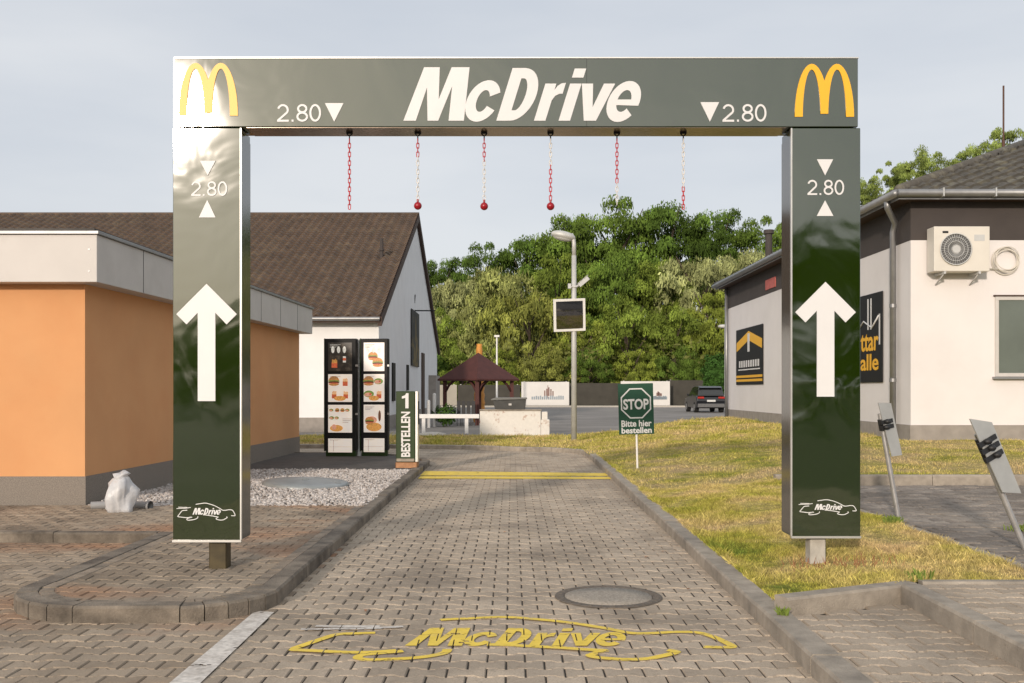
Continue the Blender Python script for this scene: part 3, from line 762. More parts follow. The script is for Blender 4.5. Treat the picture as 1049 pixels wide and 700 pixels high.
# ------------------------------------------------------------------ the gate
GZ = 7.402; K = F/GZ
def gx(px): return (px-524.5)/K
def gz(py): return 1.43+(400-py)/K
D = .27
gate = Thing('drive_through_gate', 'tall glossy green portal spanning the lane with white lettering', 'gate', (gx(212), GZ+D/2, .09))
def leg(px0, px1, pyb, innerside, foot_m, fpx0, fpx1, zfoot):
    mb = MB(); mb.box(gx(px0)+.004, gx(px1)-.004, GZ, GZ+D, gz(pyb)+.008, gz(131.2))
    o = gate.part(mb, 'leg', ['gate'], .004)
    mb = MB()
    xi = gx(px1)-.0035 if innerside > 0 else gx(px0)+.0035
    mb.box(min(xi, xi+.003*innerside), max(xi, xi+.003*innerside), GZ+.02, GZ+D-.004, gz(pyb)+.02, gz(139))
    gate.sub(o, mb, 'side_panel', 'gateside')
    mb = MB(); w = .007
    xa, xb = gx(px0), gx(px1)
    mb.box(xa, xb, GZ-.006, GZ+.02, gz(pyb)-.004, gz(pyb)+.012)
    if innerside > 0: mb.box(xb-w, xb+.003, GZ-.005, GZ+.018, gz(pyb)+.013, gz(131.5))
    else: mb.box(xa-.003, xa+w, GZ-.005, GZ+.018, gz(pyb)+.013, gz(131.5))
    gate.sub(o, mb, 'trim', 'alu')
    mb = MB(); mb.box((fpx0-524.5)/K, (fpx1-524.5)/K, GZ+.07, GZ+.20, zfoot, gz(pyb)+.01)
    gate.part(mb, 'foot', foot_m, .006)
    return o
legL = leg(176.5, 247, 555, 1, 'footdark', 211, 229, .06) if M.setdefault('footdark', mat('rusty_steel', (.06, .045, .018), .5, metal=.3, var=.4, nscale=12)) else None
legR = leg(810.5, 882, 551, -1, 'paleconc', 833, 849, .10)
mb = MB(); mb.box(gx(179), gx(879), GZ, GZ+D, gz(130), gz(60)); beam = gate.part(mb, 'beam', ['gate'], .004)
mb = MB(); mb.box(gx(252), gx(806), GZ+.012, GZ+D-.006, gz(130)-.004, gz(130)-.001); gate.sub(beam, mb, 'underside_panel', 'underside')if M.setdefault('underside', mat('brushed_underside', (.32, .25, .20), .22, metal=.75, var=.3, nscale=2)) else 0
mb = MB()
mb.box(gx(178.5), gx(879.5), GZ-.005, GZ+.015, gz(60), gz(60)+.009)
mb.box(gx(178.0), gx(178.0)+.010, GZ-.005, GZ+.015, gz(130), gz(60)-.001)
gate.sub(beam, mb, 'trim', 'alu')
mb = MB()
for x in (601,): mb.box(gx(x)-.0012, gx(x)+.0012, GZ-.0012, GZ+.01, gz(130)+.004, gz(60)-.003)
gate.sub(beam, mb, 'panel_seam', 'black')
FZ = GZ-.0035
def front(me, name, m, par): me.transform(FACE_CAM); me.transform(Matrix.Translation((0, FZ, 0))); me.materials.clear(); me.materials.append(M[m]); o = bpy.data.objects.new(name, me); COL.objects.link(o); o.parent = par; return o
# big word
me = curve_mesh([[(gx(413.3)+p[0]*(gz(69)-gz(124)), gz(124)+p[1]*(gz(69)-gz(124))) for p in c] for c in WORD], .004)
front(me, 'lettering', 'white', beam)
# arches
for cxp, lab in ((213.5, 0), (844.3, 1)):
    s = 1/2.914; c = arches_contour(); yb = 120 if lab else 119
    k = 1.0
    me = curve_mesh([[(gx(cxp)+x*s/K, gz(yb)+y*s/K) for x, y in c]], .005)
    front(me, 'emblem', 'yellowv', beam)
def digits(x0, x1, z0, z1, par, w=None):
    H = z1-z0; W = x1-x0; dw = W*.265; w = w or H*.115; k = 0
    def stroke(pl, closed=False):
        nonlocal k
        L, Rr = ribbon_quads(pl, w); n = len(pl)
        mb = MB(); y = FZ-.0004*k; k += 1
        mb.add([(p[0], y, p[1]) for p in L]+[(p[0], y, p[1]) for p in Rr], [(i, n+i, n+i+1, i+1) for i in range(n-1)])
        return mb
    def oval(cx, cz, rx, rz, n=28): return [(cx+(rx-w/2)*math.cos(2*PI*i/n), cz+(rz-w/2)*math.sin(2*PI*i/n)) for i in range(n+1)]
    two = MB(); cx = x0+dw/2; r = dw/2-w/2
    arcp = [(cx+r*math.cos(R(a)), z1-w/2-r+r*math.sin(R(a))) for a in range(165, -45, -15)]+[(x0+w*.7, z0+w*.9), (x0+w*.3, z0+w*.5)]
    parts = [[stroke(arcp), stroke([(x0, z0+w/2), (x0+dw, z0+w/2)])], [stroke([(x0+W*.352, z0), (x0+W*.352, z0+w*1.05)])]]
    c8 = x0+W*.572; c0 = x1-dw/2
    parts += [[stroke(oval(c8, z1-H*.26, dw*.44, H*.26)), stroke(oval(c8, z0+H*.285, dw*.5, H*.285))], [stroke(oval(c0, (z0+z1)/2, dw*.5, H*.5))]]
    for ps in parts:
        mb = MB()
        for q in ps: mb.add(q.v, q.f)
        gate.sub(par, mb, 'digit', 'white')
def tri(px, py0, py1, w, down=True):
    a = [(gx(px-w/2), gz(py0)), (gx(px+w/2), gz(py0)), (gx(px), gz(py1))] if down else [(gx(px-w/2), gz(py1)), (gx(px+w/2), gz(py1)), (gx(px), gz(py0))]
    return a
for par, px0, px1, py0, py1 in ((beam, 284, 329, 107, 125), (beam, 740, 785, 107, 125), (legR, 827, 864.5, 184.5, 200), (legL, 196, 233, 186, 201)):
    digits(gx(px0), gx(px1), gz(py1), gz(py0), par)
for par, px, a, b, w, dn in ((beam, 342.5, 106, 125, 19, True), (beam, 727, 105, 125, 19, True), (legR, 845, 163.5, 180, 16.5, True), (legR, 845, 205.5, 221.5, 17, False), (legL, 213, 165, 180, 16, True), (legL, 212.5, 205, 223, 17, False)):
    front(curve_mesh([tri(px, a, b, w, dn)], .004), 'triangle', 'white', par)
def arrow(cx, top, bot, par):
    pts = [(0,0),(31,31),(20.5,41.5),(9,29.5),(9,bot-top),(-9,bot-top),(-9,29.5),(-20.5,41.5),(-31,31)]
    front(curve_mesh([[(gx(cx+x), gz(top+y)) for x, y in pts]], .004), 'arrow', 'white', par)
arrow(211.8, 291, 411, legL); arrow(845.5, 289, 406.5, legR)
xs = [p[0] for pl, c in gl for p in pl]; ys = [p[1] for pl, c in gl for p in pl]; bx0, bx1, by0, by1 = min(xs), max(xs), min(ys), max(ys)
for par, x0, x1, y0, y1 in ((legL, 181, 241, 533, 515.5), (legR, 818, 877, 527.5, 512)):
    def T(p): return (gx(x0)+(p[0]-bx0)/(bx1-bx0)*(gx(x1)-gx(x0)), gz(y0)+(p[1]-by0)/(by1-by0)*(gz(y1)-gz(y0)))
    mb = MB()
    for pl, c in gl:
        s = smooth_pl([T(p) for p in pl], 3); L, Rr = ribbon_quads(s, -.0055 if c == 'y' else -.0045); n = len(s)
        mb.add([(p[0], FZ, p[1]) for p in L]+[(p[0], FZ, p[1]) for p in Rr], [(i, n+i, n+i+1, i+1) for i in range(n-1)])
    gate.sub(par, mb, 'car_outline', 'white')
    (a, b), (c_, d_) = T((-.58, 5.60)), T((.62, 5.98))
    front(curve_mesh([[(a+p[0]/WORD_W*(c_-a), b+p[1]*(d_-b)) for p in c] for c in WORD], .003), 'lettering', 'white', par)

# ------------------------------------------------------------------ hanging chains
def chain(px, py_end, segs, ball, label):
    """segs: list of (py_until, 'r'|'w')"""
    Zc = GZ+.135; kx = F/Zc; x = (px-524.5)/kx
    zt = gz(130)-.005
    ze = 1.43+(400-py_end)/kx
    root = empty('hanging_chain', label, 'chain', (x, Zc, ze), 0, 'chains hanging under the gate beam')
    mb = MB(); zb = zt-.045; i = 0; pitch = .033
    z = zt-.05
    while z > ze+(.05 if ball else .0):
        py = 400-(z-1.43)*kx; colr = segs[-1][1]
        for u, c in segs:
            if py < u: colr = c; break
        mb.cur = 0 if colr == 'r' else 1
        pts = []
        for k in range(10):
            a = 2*PI*k/10; lx = 0.0095*math.cos(a); lz = .0065*math.sin(a)+(.014 if math.sin(a) >= 0 else -.014)
            pts.append(Vector((lx, 0, lz-ze+z-.02)) if i % 2 else Vector((0, lx, lz-ze+z-.02)))
        mb.tube(pts, .0034, 5, closed=True); z -= pitch; i += 1
    mb.build('links', ['red', 'whiteplastic'], root)
    mb = MB(); h = zt-ze
    mb.box(-.024, .024, -.010, .010, h-.012, h+.003); mb.tube([(-.02,0,h-.012),(-.008,0,h-.026),(0,0,h-.03),(.008,0,h-.026),(.02,0,h-.012)], .005, 6)
    mb.cyl((0,0,h-.03),(0,0,h-.065), .005, n=6); mb.build('hook', 'black', root)
    if ball:
        mb = MB(); mb.sphere((0,0,.0), .030, 18, 12); mb.cyl((0,0,.030),(0,0,.05), .008, n=8); mb.build('ball', 'darkred', root)
chain(358, 212, [(999,'r')], False, 'all red plastic chain without a ball, leftmost under the beam')
chain(428, 211, [(158,'r'),(999,'w')], True, 'mostly white chain with red ball, left of the one in front of dark M edge')
chain(496, 211.5, [(164,'r'),(999,'w')], True, 'white chain, red at its top, with red ball left of the beam middle')
chain(564, 211.5, [(168,'w'),(999,'r')], True, 'chain white above and red below with red ball')
chain(632, 207, [(184,'r'),(999,'w')], False, 'chain without ball, long red upper half and white tail')
chain(700, 211, [(190,'w'),(999,'r')], False, 'rightmost chain, white with a short red tail and no ball')

# ------------------------------------------------------------------ orange building
ob = Thing('orange_building', 'flat roofed orange rendered building with pale fascia and granite plinth', 'building', (-5.0, 11.65, 0))
fr = [(-5.01,11.68),(-4.66,21.8),(-16,21.8),(-16,11.68)]
def inset_quad(q, d): return [(q[0][0]-d, q[0][1]+d), (q[1][0]-d, q[1][1]-d), (q[2][0]+d, q[2][1]-d), (q[3][0]+d, q[3][1]+d)]
mb = MB(); mb.prism(fr, 'z', .42, 2.75); ob.part(mb, 'wall', 'orange')
mb = MB(); mb.prism(inset_quad(fr, -.012), 'z', -.05, .42); ob.part(mb, 'plinth', 'granite')
fq = inset_quad(fr, -.24)
mb = MB(); mb.prism(fq, 'z', 2.675, 3.22); fas = ob.part(mb, 'fascia', 'fascia', .004)
mb = MB(); mb.prism(inset_quad(fq, -.03), 'z', 3.222, 3.262); ob.part(mb, 'roof_edge', 'zinc', .005)
mb = MB(); mb.prism(inset_quad(fq, .05), 'z', 3.20, 3.30); ob.part(mb, 'roof', 'darkasphalt')
for x in (-7.6, -10.4): mb = MB(); mb.box(x-.004, x+.004, fq[0][1]-.003, fq[0][1]+.01, 2.68, 3.215); ob.sub(fas, mb, 'panel_seam', 'black')
e0, e1 = Vector(fq[0]), Vector(fq[1])
for k in range(1, 8):
    p = e0.lerp(e1, k/8); mb = MB(); mb.box(p.x-.01, p.x+.003, p.y-.005, p.y+.005, 2.68, 3.215); ob.sub(fas, mb, 'panel_seam', 'black')
for x, z in ((-6.55,3.03),(-6.55,2.80),(-4.86,3.05),(-4.86,2.80)): mb = MB(); mb.cyl((x, fq[0][1]-.004, z), (x, fq[0][1]+.01, z), .012, n=8); ob.sub(fas, mb, 'rivet', 'zinc')

# bag and short pipes in the gravel
def lumpy(name, c, prof, seed, m, parent=None, amp=.03, n=28):
    mb = MB(); mb.lathe(prof, (0,0,0), n); vs = []
    for x, y, z in mb.v:
        k = 1+amp*8*mnoise.noise(Vector((x*7+seed, y*7, z*7)))+amp*3.5*(abs(mnoise.noise(Vector((x*17+seed, y*17, z*9))))-.2)
        vs.append((c[0]+x*k, c[1]+y*k, c[2]+z*(1+1.5*amp*mnoise.noise(Vector((x*9, y*9, seed))))))
    mb.v = vs; return mb.build(name, m, parent)
M['bag'] = mat('white_bag_plastic', (.78, .78, .79), .4, trans=.35, var=.12, nscale=12, bump=.9, bscale=18)
bp = Gd(124, 525.5, .07)
bag = lumpy('plastic_bag', (bp.x, bp.y, .075), [(.001,0),(.12,.0),(.15,.05),(.155,.16),(.15,.25),(.125,.33),(.08,.375),(.055,.39),(.065,.40),(.085,.425),(.05,.44),(.001,.43)], 3, 'bag', amp=.075, n=64)
bag.location.x += 0; tag(bag, 'knotted white plastic bag leaning against the orange building base', 'bag')
for px, a, lab in ((103, .35, 'short grey pipe stub left of the white bag'), (145, -.3, 'short grey pipe stub right of the white bag')):
    p = Gd(px, 523, .07); mb = MB(); L = .22
    d = Vector((math.cos(a)*L/2, math.sin(a)*L/2, 0)); c = Vector((p.x, p.y+.02, .125))
    mb.cyl(c-d, c+d, .045, n=18, caps=False); mb.cyl(c-d*.98, c+d*.98, .036, n=18, caps=False)
    mb.cyl(c-d*.2, c+d*.2, .036, n=18); mb.cyl(c+d*.7, c+d*1.0, .055, n=18, caps=False)
    o = mb.build('pipe_stub', 'greypipe'); tag(o, lab, 'pipe')
# tank lid in gravel
lp = Gd(313, 497, .09)
mb = MB(); mb.lathe([(.60,-.01),(.60,.025),(.575,.045),(.45,.052),(.25,.062),(.0005,.066)], (0,0,0), 40)
mb.box(-.05, .05, -.015, .015, .06, .085); mb.box(.3, .36, -.4, .4, .05, .058)
lid = mb.build('tank_lid', 'tanklid') if M.setdefault('tanklid', mat('grey_lid', (.28, .30, .30), .4, var=.15, nscale=5, metal=.2)) else 0
lid.location = (lp.x, lp.y, .098); lid.rotation_euler = (R(2), R(1), .6); tag(lid, 'round grey tank lid lying in the pale gravel', 'lid')

# ------------------------------------------------------------------ tiled roofs
def tiled(mb, A, B, up, width_at, rows, tw=.30, amp=.055, step=.035):
    """A->B eave line, up: vector from eave to ridge (full), width_at(t)->(s0,s1) in 0..1 along the eave"""
    A, B, up = Vector(A), Vector(B), Vector(up); E = B-A; L = E.length; nrm = E.cross(up).normalized()
    if nrm.z < 0: nrm = -nrm
    nt = int(L/tw); ns = 6
    for r in range(rows):
        t0, t1 = r/rows, (r+1)/rows*1.0
        a0, a1 = width_at((t0+t1)/2)
        i0, i1 = int(a0*nt*ns), int(a1*nt*ns)
        if i1 <= i0: continue
        vs = []
        for j, (t, h) in enumerate(((t0, 0), (t0, step), (t1+.15/rows, 0.0))):
            for i in range(i0, i1+1):
                ph = i/ns*2*PI; w = amp*(math.cos(ph)*.5+.5)**.8
                vs.append(A+E*(i/(nt*ns))+up*t+nrm*(w+h))
        n = i1-i0+1
        for i in range(n-1):
            pass
        mb.add(vs, [(i, i+1, n+i+1, n+i) for i in range(n-1)]+[(n+i, n+i+1, 2*n+i+1, 2*n+i) for i in range(n-1)], False)
# ---- long hall at the left
HX, HZ0, HZm, HZ1, HE, HR = -4.55, 34.0, 47.2, 60.4, 3.95, 9.62
hall = Thing('white_hall', 'long white hall with gable end and brown tiled roof behind the menu boards', 'building', (HX, HZ0, 0))
mb = MB(); g5 = [(HZ0,.5),(HZ1,.5),(HZ1,HE),(HZm,HR-.1),(HZ0,HE)]; mb.prism(g5, 'x', -34, HX); hall.part(mb, 'wall', 'hall_render')
mb = MB(); mb.box(-34.0, HX+.03, HZ0-.03, HZ1+.03, -.05, .5); hall.part(mb, 'plinth', 'plinth')
slope = Vector((0, HZm-HZ0+.45, (HR-HE)*(HZm-HZ0+.45)/(HZm-HZ0)))
mb = MB(); A = (-34, HZ0-.45, HR-slope.z+.10); tiled(mb, A, (HX+.12, HZ0-.45, A[2]), slope, lambda t: (0, 1), 40, tw=.36, amp=.11, step=.05)
rf = hall.part(mb, 'roof', 'tile_brown')
mb = MB(); mb.box(-34, HX+.10, -.02, .0, -.14, .08, Matrix.Translation((0, HZ0-.45, A[2]))); 
mb.add([(-34,HZ0-.44,A[2]),(HX+.12,HZ0-.44,A[2]),(HX+.12,HZm,HR+.08),(-34,HZm,HR+.08),(-34,HZ1+.45,A[2]),(HX+.12,HZ1+.45,A[2])], [(0,1,2,3),(3,2,5,4)])
hall.sub(rf, mb, 'underlay', 'dark_wood')
mb = MB()
for (ya, za, yb, zb) in ((HZ0-.45, A[2], HZm, HR+.1), (HZm, HR+.1, HZ1+.45, A[2])):
    mb.add([(HX+.02,ya,za-.26),(HX+.16,ya,za-.26),(HX+.16,yb,zb-.26),(HX+.02,yb,zb-.26),(HX+.02,ya,za+.05),(HX+.16,ya,za+.05),(HX+.16,yb,zb+.05),(HX+.02,yb,zb+.05)], [(0,3,2,1),(4,5,6,7),(0,1,5,4),(1,2,6,5),(2,3,7,6),(3,0,4,7)])
hall.part(mb, 'barge_board', 'dark_wood')
mb = MB(); mb.tube([(-34,HZm,HR+.13),(HX+.15,HZm,HR+.13)], .12, 8); hall.sub(rf, mb, 'ridge', 'tile_brown')
mb = MB(); mb.cyl((-34,HZ0-.52,A[2]-.02),(HX+.1,HZ0-.52,A[2]-.02), .07, n=10); hall.part(mb, 'gutter', 'zinc')
for px in (391,):
    mb = MB(); X = (px-524.5)/F*40.2; zz = HE+(40.2-HZ0)*(HR-HE)/(HZm-HZ0); mb.cyl((X,40.2,zz-.1),(X,40.2,zz+(.95 if px == 391 else .7)), .07, n=10); mb.cyl((X,40.2,zz+.45),(X,40.2,zz+.52), .11, n=10); hall.part(mb, 'vent_pipe', 'band')
def gable_box(px0, px1, py0, py1, th, name, m, Zr=None):
    Z0, Z1 = sorted((abs(HX)*F/(524.5-px0), abs(HX)*F/(524.5-px1))); Zm = (Z0+Z1)/2
    mb = MB(); mb.box(HX-.02, HX+th, Z0, Z1, 1.43+(400-py1)/F*Zm, 1.43+(400-py0)/F*Zm); return hall.part(mb, name, m)
w1 = gable_box(401.2, 404, 372, 411, .05, 'window', 'black'); w2 = gable_box(416.2, 418, 374, 400, .05, 'window', 'black')
dr = gable_box(431.5, 434, 362, 426, .06, 'door', 'dark_wood')
gable_box(439, 443.5, 385, 420, .4, 'buttress', 'plinth')
# hanging sign banner and bracket on the gable
sg = Thing('gable_banner', 'narrow dark banner hanging from a bracket on the white gable', 'banner', (HX+.1, 46, 2.6))
mb = MB(); mb.box(HX+.03, HX+.06, 44.6, 48.2, 2.55, 5.1); sg.part(mb, 'cloth', 'bannercloth') if M.setdefault('bannercloth', mat('banner_cloth', (.035, .035, .032), .8, var=.3, nscale=1, col2=(.14, .10, .035), c2scale=.8, c2pos=(.5, .55))) else 0
mb = MB(); mb.tube([(HX,46.5,5.15),(HX+.95,46.5,5.15)], .03, 6); mb.tube([(HX,46.5,5.5),(HX+.03,46.5,5.9)], .025, 6); sg.part(mb, 'bracket', 'black')

# ---- house at the right
RX, RZ0, RZ1, RB, RT, RE = 7.81, 19.5, 36.0, .40, 4.37, 5.22
rb = Thing('white_house', 'white rendered building with dark upper band and grey hipped roof', 'building', (RX, RZ0, RB))
RXE = 22.0
mb = MB(); mb.box(RX, RXE, RZ0, RZ1, .75, RT); rb.part(mb, 'wall', 'white_render')
mb = MB(); mb.box(RX-.004, RXE, RZ0-.004, RZ1, RT, RE+.05); rb.part(mb, 'upper_band', 'band')
mb = MB(); mb.box(RX-.02, RXE, RZ0-.02, RZ1+.02, -.05, .75); rb.part(mb, 'plinth', 'plinth')
ov = .38; sl = .427
ex0, ex1, ey0, ey1 = RX-ov, RXE+ov, RZ0-ov, RZ1+ov; hw = (ex1-ex0)/2; hd = (ey1-ey0)/2; hr = min(hw, hd); ez = RE
mb = MB()
tiled(mb, (ex0, ey0, ez), (ex1, ey0, ez), (0, hr, hr*sl), lambda t: (t*hr/(ex1-ex0)*1.0, 1-t*hr/(ex1-ex0)), 24, tw=.32, amp=.07, step=.055)
tiled(mb, (ex0, ey1, ez), (ex0, ey0, ez), (hr, 0, hr*sl), lambda t: (t*hr/(ey1-ey0), 1-t*hr/(ey1-ey0)), 24, tw=.32, amp=.07, step=.055)
rr_ = rb.part(mb, 'roof', 'tile_grey')
rz = ez+hr*sl; mb = MB()
ya = ey0+hr; yb_ = ey1-hr; 
mb.add([(ex0,ey0,ez-.02),(ex1,ey0,ez-.02),(ex1,ey1,ez-.02),(ex0,ey1,ez-.02),(ex0+hr,ya,rz-.03),(ex1-hr,ya,rz-.03)], [(0,1,5,4),(1,2,5),(2,3,4,5),(3,0,4),(3,2,1,0)])
rb.sub(rr_, mb, 'underlay', 'dark_wood')
mb = MB(); mb.tube([(ex0,ey0,ez+.05),(ex0+hr,ya,rz+.05)], .11, 8); mb.tube([(ex0,ey1,ez+.05),(ex0+hr,yb_,rz+.05)], .11, 8); mb.tube([(ex0+hr,ya,rz+.05),(ex1-hr,ya,rz+.05)], .11, 8)
rb.sub(rr_, mb, 'hip_ridge', 'tile_grey')
mb = MB()
mb.tube([(ex0-.04,ey0-.07,ez-.01),(ex1,ey0-.07,ez-.01)], .075, 10); mb.tube([(ex0-.07,ey1,ez-.01),(ex0-.07,ey0-.05,ez-.01)], .075, 10)
mb.box(ex0, ex1, ey0-.005, ey0+.02, ez-.12, ez-.02); mb.box(ex0-.005, ex0+.02, ey0, ey1, ez-.12, ez-.02)
rb.part(mb, 'gutter', 'zinc')
for i in range(6): x = ex0+.8+i*1.0; mb = MB(); mb.box(x-.012, x+.012, ey0-.155, ey0-.01, ez-.09, ez+.075); rb.part(mb, 'gutter_bracket', 'alu')
mb = MB(); mb.box(ex0+.03, ex1, ey0+.03, ey1, ez-.10, ez-.06); rb.part(mb, 'soffit', 'dark_wood')
mb = MB(); Xd = RX-.12; Zd = 20.1; mb.tube([(ex0-.05,Zd-.5,ez-.06),(ex0-.03,Zd-.48,ez-.2),(Xd,Zd-.1,ez-.42),(Xd,Zd,ez-.6),(Xd,Zd,.25)], .06, 12); mb.cyl((Xd,Zd,3.1),(Xd,Zd,3.17), .07, n=12); mb.cyl((Xd,Zd,1.6),(Xd,Zd,1.67), .07, n=12)
rb.part(mb, 'drainpipe', 'zinc')
mb = MB(); mb.tube([(RX-.10,RZ1-.2,ez-.05),(RX-.10,RZ1-.2,.3)], .06, 10); rb.part(mb, 'drainpipe', 'zinc')
# window
wx0, wx1, wz0, wz1 = P(1019, 388, RZ0).x, P(1019, 388, RZ0).x+1.35, P(0, 386, RZ0).z, P(0, 304, RZ0).z
mb = MB(); fw = .07
mb.box(wx0, wx1, RZ0-.03, RZ0+.02, wz1-fw, wz1); mb.box(wx0, wx1, RZ0-.03, RZ0+.02, wz0, wz0+fw)
mb.box(wx0, wx0+fw, RZ0-.03, RZ0+.02, wz0+fw, wz1-fw); mb.box(wx1-fw, wx1, RZ0-.03, RZ0+.02, wz0+fw, wz1-fw)
mb.box((wx0+wx1)/2-.04, (wx0+wx1)/2+.04, RZ0-.03, RZ0+.02, wz0+fw, wz1-fw)
wf = rb.part(mb, 'window', 'fascia', .004)
mb = MB(); mb.box(wx0+fw, wx1-fw, RZ0-.012, RZ0-.006, wz0+fw, wz1-fw); rb.sub(wf, mb, 'pane', 'winpane')
mb = MB(); mb.box(wx0-.05, wx1+.05, RZ0-.10, RZ0, wz0-.05, wz0-.003); rb.sub(wf, mb, 'sill', 'zinc')
mb = MB(); mb.box(wx0-.03, wx1+.03, RZ0-.045, RZ0-.001, wz1+.002, wz1+.03); rb.sub(wf, mb, 'lintel', 'dark_wood')
mb = MB(); cpt = P(776, 268, 31); mb.cyl((cpt.x+.35, 31, 5.2), (cpt.x+.35, 31, 6.35), .11, n=10); mb.cyl((cpt.x+.35,31,6.3),(cpt.x+.35,31,6.42), .16, n=10); rb.part(mb, 'chimney', 'band')
# antenna
ap = P(1028, 88, 23.6); mb = MB(); mb.cyl((ap.x,23.6,7.0),(ap.x,23.6,ap.z), .022, n=8); mb.cyl((ap.x,23.6,6.9),(ap.x,23.6,7.35), .035, n=8)
rb.part(mb, 'mast', 'rust') if M.setdefault('rust', mat('rusty_mast', (.10, .05, .035), .8)) else 0
# air conditioner
ac = Thing('air_conditioner', 'white outdoor air conditioner with round fan grille on the wall', 'air conditioner', (8.6, RZ0, 3.6))
Za = RZ0-.42; a0, a1 = P(957, 232, Za), P(1014, 278, Za)
mb = MB(); mb.box(a0.x, a1.x, Za, Za+.34, a1.z, a0.z); body = ac.part(mb, 'casing', 'screen', .012, 2)
fc = P(979, 255.5, Za); fr_ = .30
mb = MB(); mb.cyl((fc.x, Za-.002, fc.z), (fc.x, Za-.006, fc.z), fr_, n=36); ac.sub(body, mb, 'fan_recess', 'rimdark')
mb = MB()
for k in range(4):
    rr2 = fr_*(.28+.24*k); mb.tube([(fc.x+rr2*math.cos(2*PI*i/28), Za-.022, fc.z+rr2*math.sin(2*PI*i/28)) for i in range(28)], .006 if k < 3 else .012, 5, closed=True)
for i in range(36):
    a = 2*PI*i/36; mb.tube([(fc.x+.07*math.cos(a), Za-.024, fc.z+.07*math.sin(a)), (fc.x+fr_*math.cos(a+.12), Za-.018, fc.z+fr_*math.sin(a+.12))], .004, 4)
mb.cyl((fc.x, Za-.01, fc.z), (fc.x, Za-.032, fc.z), .075, n=16); ac.sub(body, mb, 'fan_grille', 'lightgrey')
mb = MB(); mb.box(a0.x+.16, a0.x+.27, Za-.004, Za+.0, a0.z-.13, a0.z-.09); ac.sub(body, mb, 'badge', 'black')
mb = MB(); mb.box(a1.x-.30, a1.x-.10, Za-.004, Za+.0, a0.z-.28, a0.z-.16); ac.sub(body, mb, 'data_label', 'lightgrey')
for x in (a0.x+.2, a1.x-.2):
    mb = MB(); mb.box(x-.02, x+.02, Za-.02, RZ0, a1.z-.05, a1.z-.005); mb.tube([(x,Za+.02,a1.z-.04),(x,RZ0-.01,a1.z-.22)], .015, 6); ac.part(mb, 'bracket', 'lightgrey')
hs = Thing('coiled_hose', 'pale coiled hose hanging on the wall beside the air conditioner', 'hose', (9.6, RZ0, 3.9))
hc = P(1031, 266, RZ0-.05); mb = MB()
for k in range(5):
    cx, cz, r_ = hc.x+random.uniform(-.03,.03), hc.z+random.uniform(-.04,.03), .27+random.uniform(-.05,.03)
    mb.tube([(cx+r_*math.cos(2*PI*i/28), RZ0-.03-.02*k, cz+r_*.98*math.sin(2*PI*i/28)) for i in range(28)], .010, 6, closed=True)
mb.tube([(a1.x-.05,Za+.15,a1.z+.35),(a1.x+.08,Za+.2,a1.z+.3),(a1.x+.12,RZ0-.06,a1.z+.1),(hc.x-.15,RZ0-.06,hc.z-.2)], .014, 6)
hs.part(mb, 'coil', 'screen')
# posters on the side wall
def side_z(px, X=RX): return X*F/(px-524.5)
def side_poster(label, px0, px1, z0, z1):
    Z0, Z1 = side_z(px1), side_z(px0); X = RX-.02
    th = Thing('wall_banner', label, 'banner', (X, (Z0+Z1)/2, z0))
    mb = MB(); mb.box(X-.012, X, Z0, Z1, z0, z1); b = th.part(mb, 'panel', 'black'); return th, b, Z0, Z1, X-.0155
def left_face(me, X, name, m, th, b): me.transform(FACE_LEFT); me.transform(Matrix.Translation((X, 0, 0))); me.materials.clear(); me.materials.append(M[m]); o = bpy.data.objects.new(name, me); COL.objects.link(o); o.parent = b; return o
th, b, Z0, Z1, X = side_poster('large black banner with yellow lettering half hidden by the gate leg', 866, 905.5, 1.60, 3.52)
for s, za, zb, Zs in (('ttar', 2.28, 2.66, 22.2), ('alle', 1.86, 2.22, 22.2)):
    me = text_mesh(s, bold=.02, depth=.003); fit(me, -Zs, -(Z0+.22), za, zb); left_face(me, X, 'lettering', 'yellowv', th, b)
mb = MB()
for k, (zz0, zz1, yy) in enumerate(((2.75,3.42,Z0+.62),(2.75,3.42,Z0+.80),(2.40,3.05,Z0+.12))): mb.box(X-.003, X, yy, yy+.07, zz0, zz1)
mb.tube([(X, Z0+1.5, 2.75), (X, Z0+1.1, 2.95), (X, Z0+.6, 2.78), (X, Z0+.2, 3.02)], .018, 6)
th.sub(b, mb, 'print', 'white')
th, b, Z0, Z1, X = side_poster('black banner with yellow chevron and white print on the far side wall', 755, 782.5, 1.62, 3.50)
yc = (Z0+Z1)/2
me = curve_mesh([[(-Z1+.1,2.75),(-Z1+.1,3.05),(-yc,3.38),(-Z0-.1,3.05),(-Z0-.1,2.75),(-yc,3.08)]], .003); left_face(me, X, 'chevron', 'yellowv', th, b)
mb = MB(); mb.box(X-.003, X, Z0+.05, Z1-.05, 1.72, 1.80); mb.box(X-.003, X, Z0+.05, Z1-.05, 1.85, 1.93); th.sub(b, mb, 'stripe', 'yellowv')
mb = MB(); mb.box(X-.003, X, Z0+.35, Z1-.35, 2.10, 2.14)
for k in range(9): y_ = Z0+.45+k*.32; mb.box(X-.003, X, y_, y_+.20, 2.2, 2.42)
mb.box(X-.006, X-.003, yc-.14, yc+.14, 2.7, 3.3)
th.sub(b, mb, 'print', 'white')
o = MB(); p0 = side_z(795); p1 = side_z(785); o.box(RX-.03, RX-.006, p0, p1, 4.50, 4.80); o = o.build('wall_sign', 'redsign') if M.setdefault('redsign', mat('faded_red', (.50, .12, .10), .6, var=.2)) else 0
tag(o, 'small red sign on the dark upper band of the white house', 'sign')

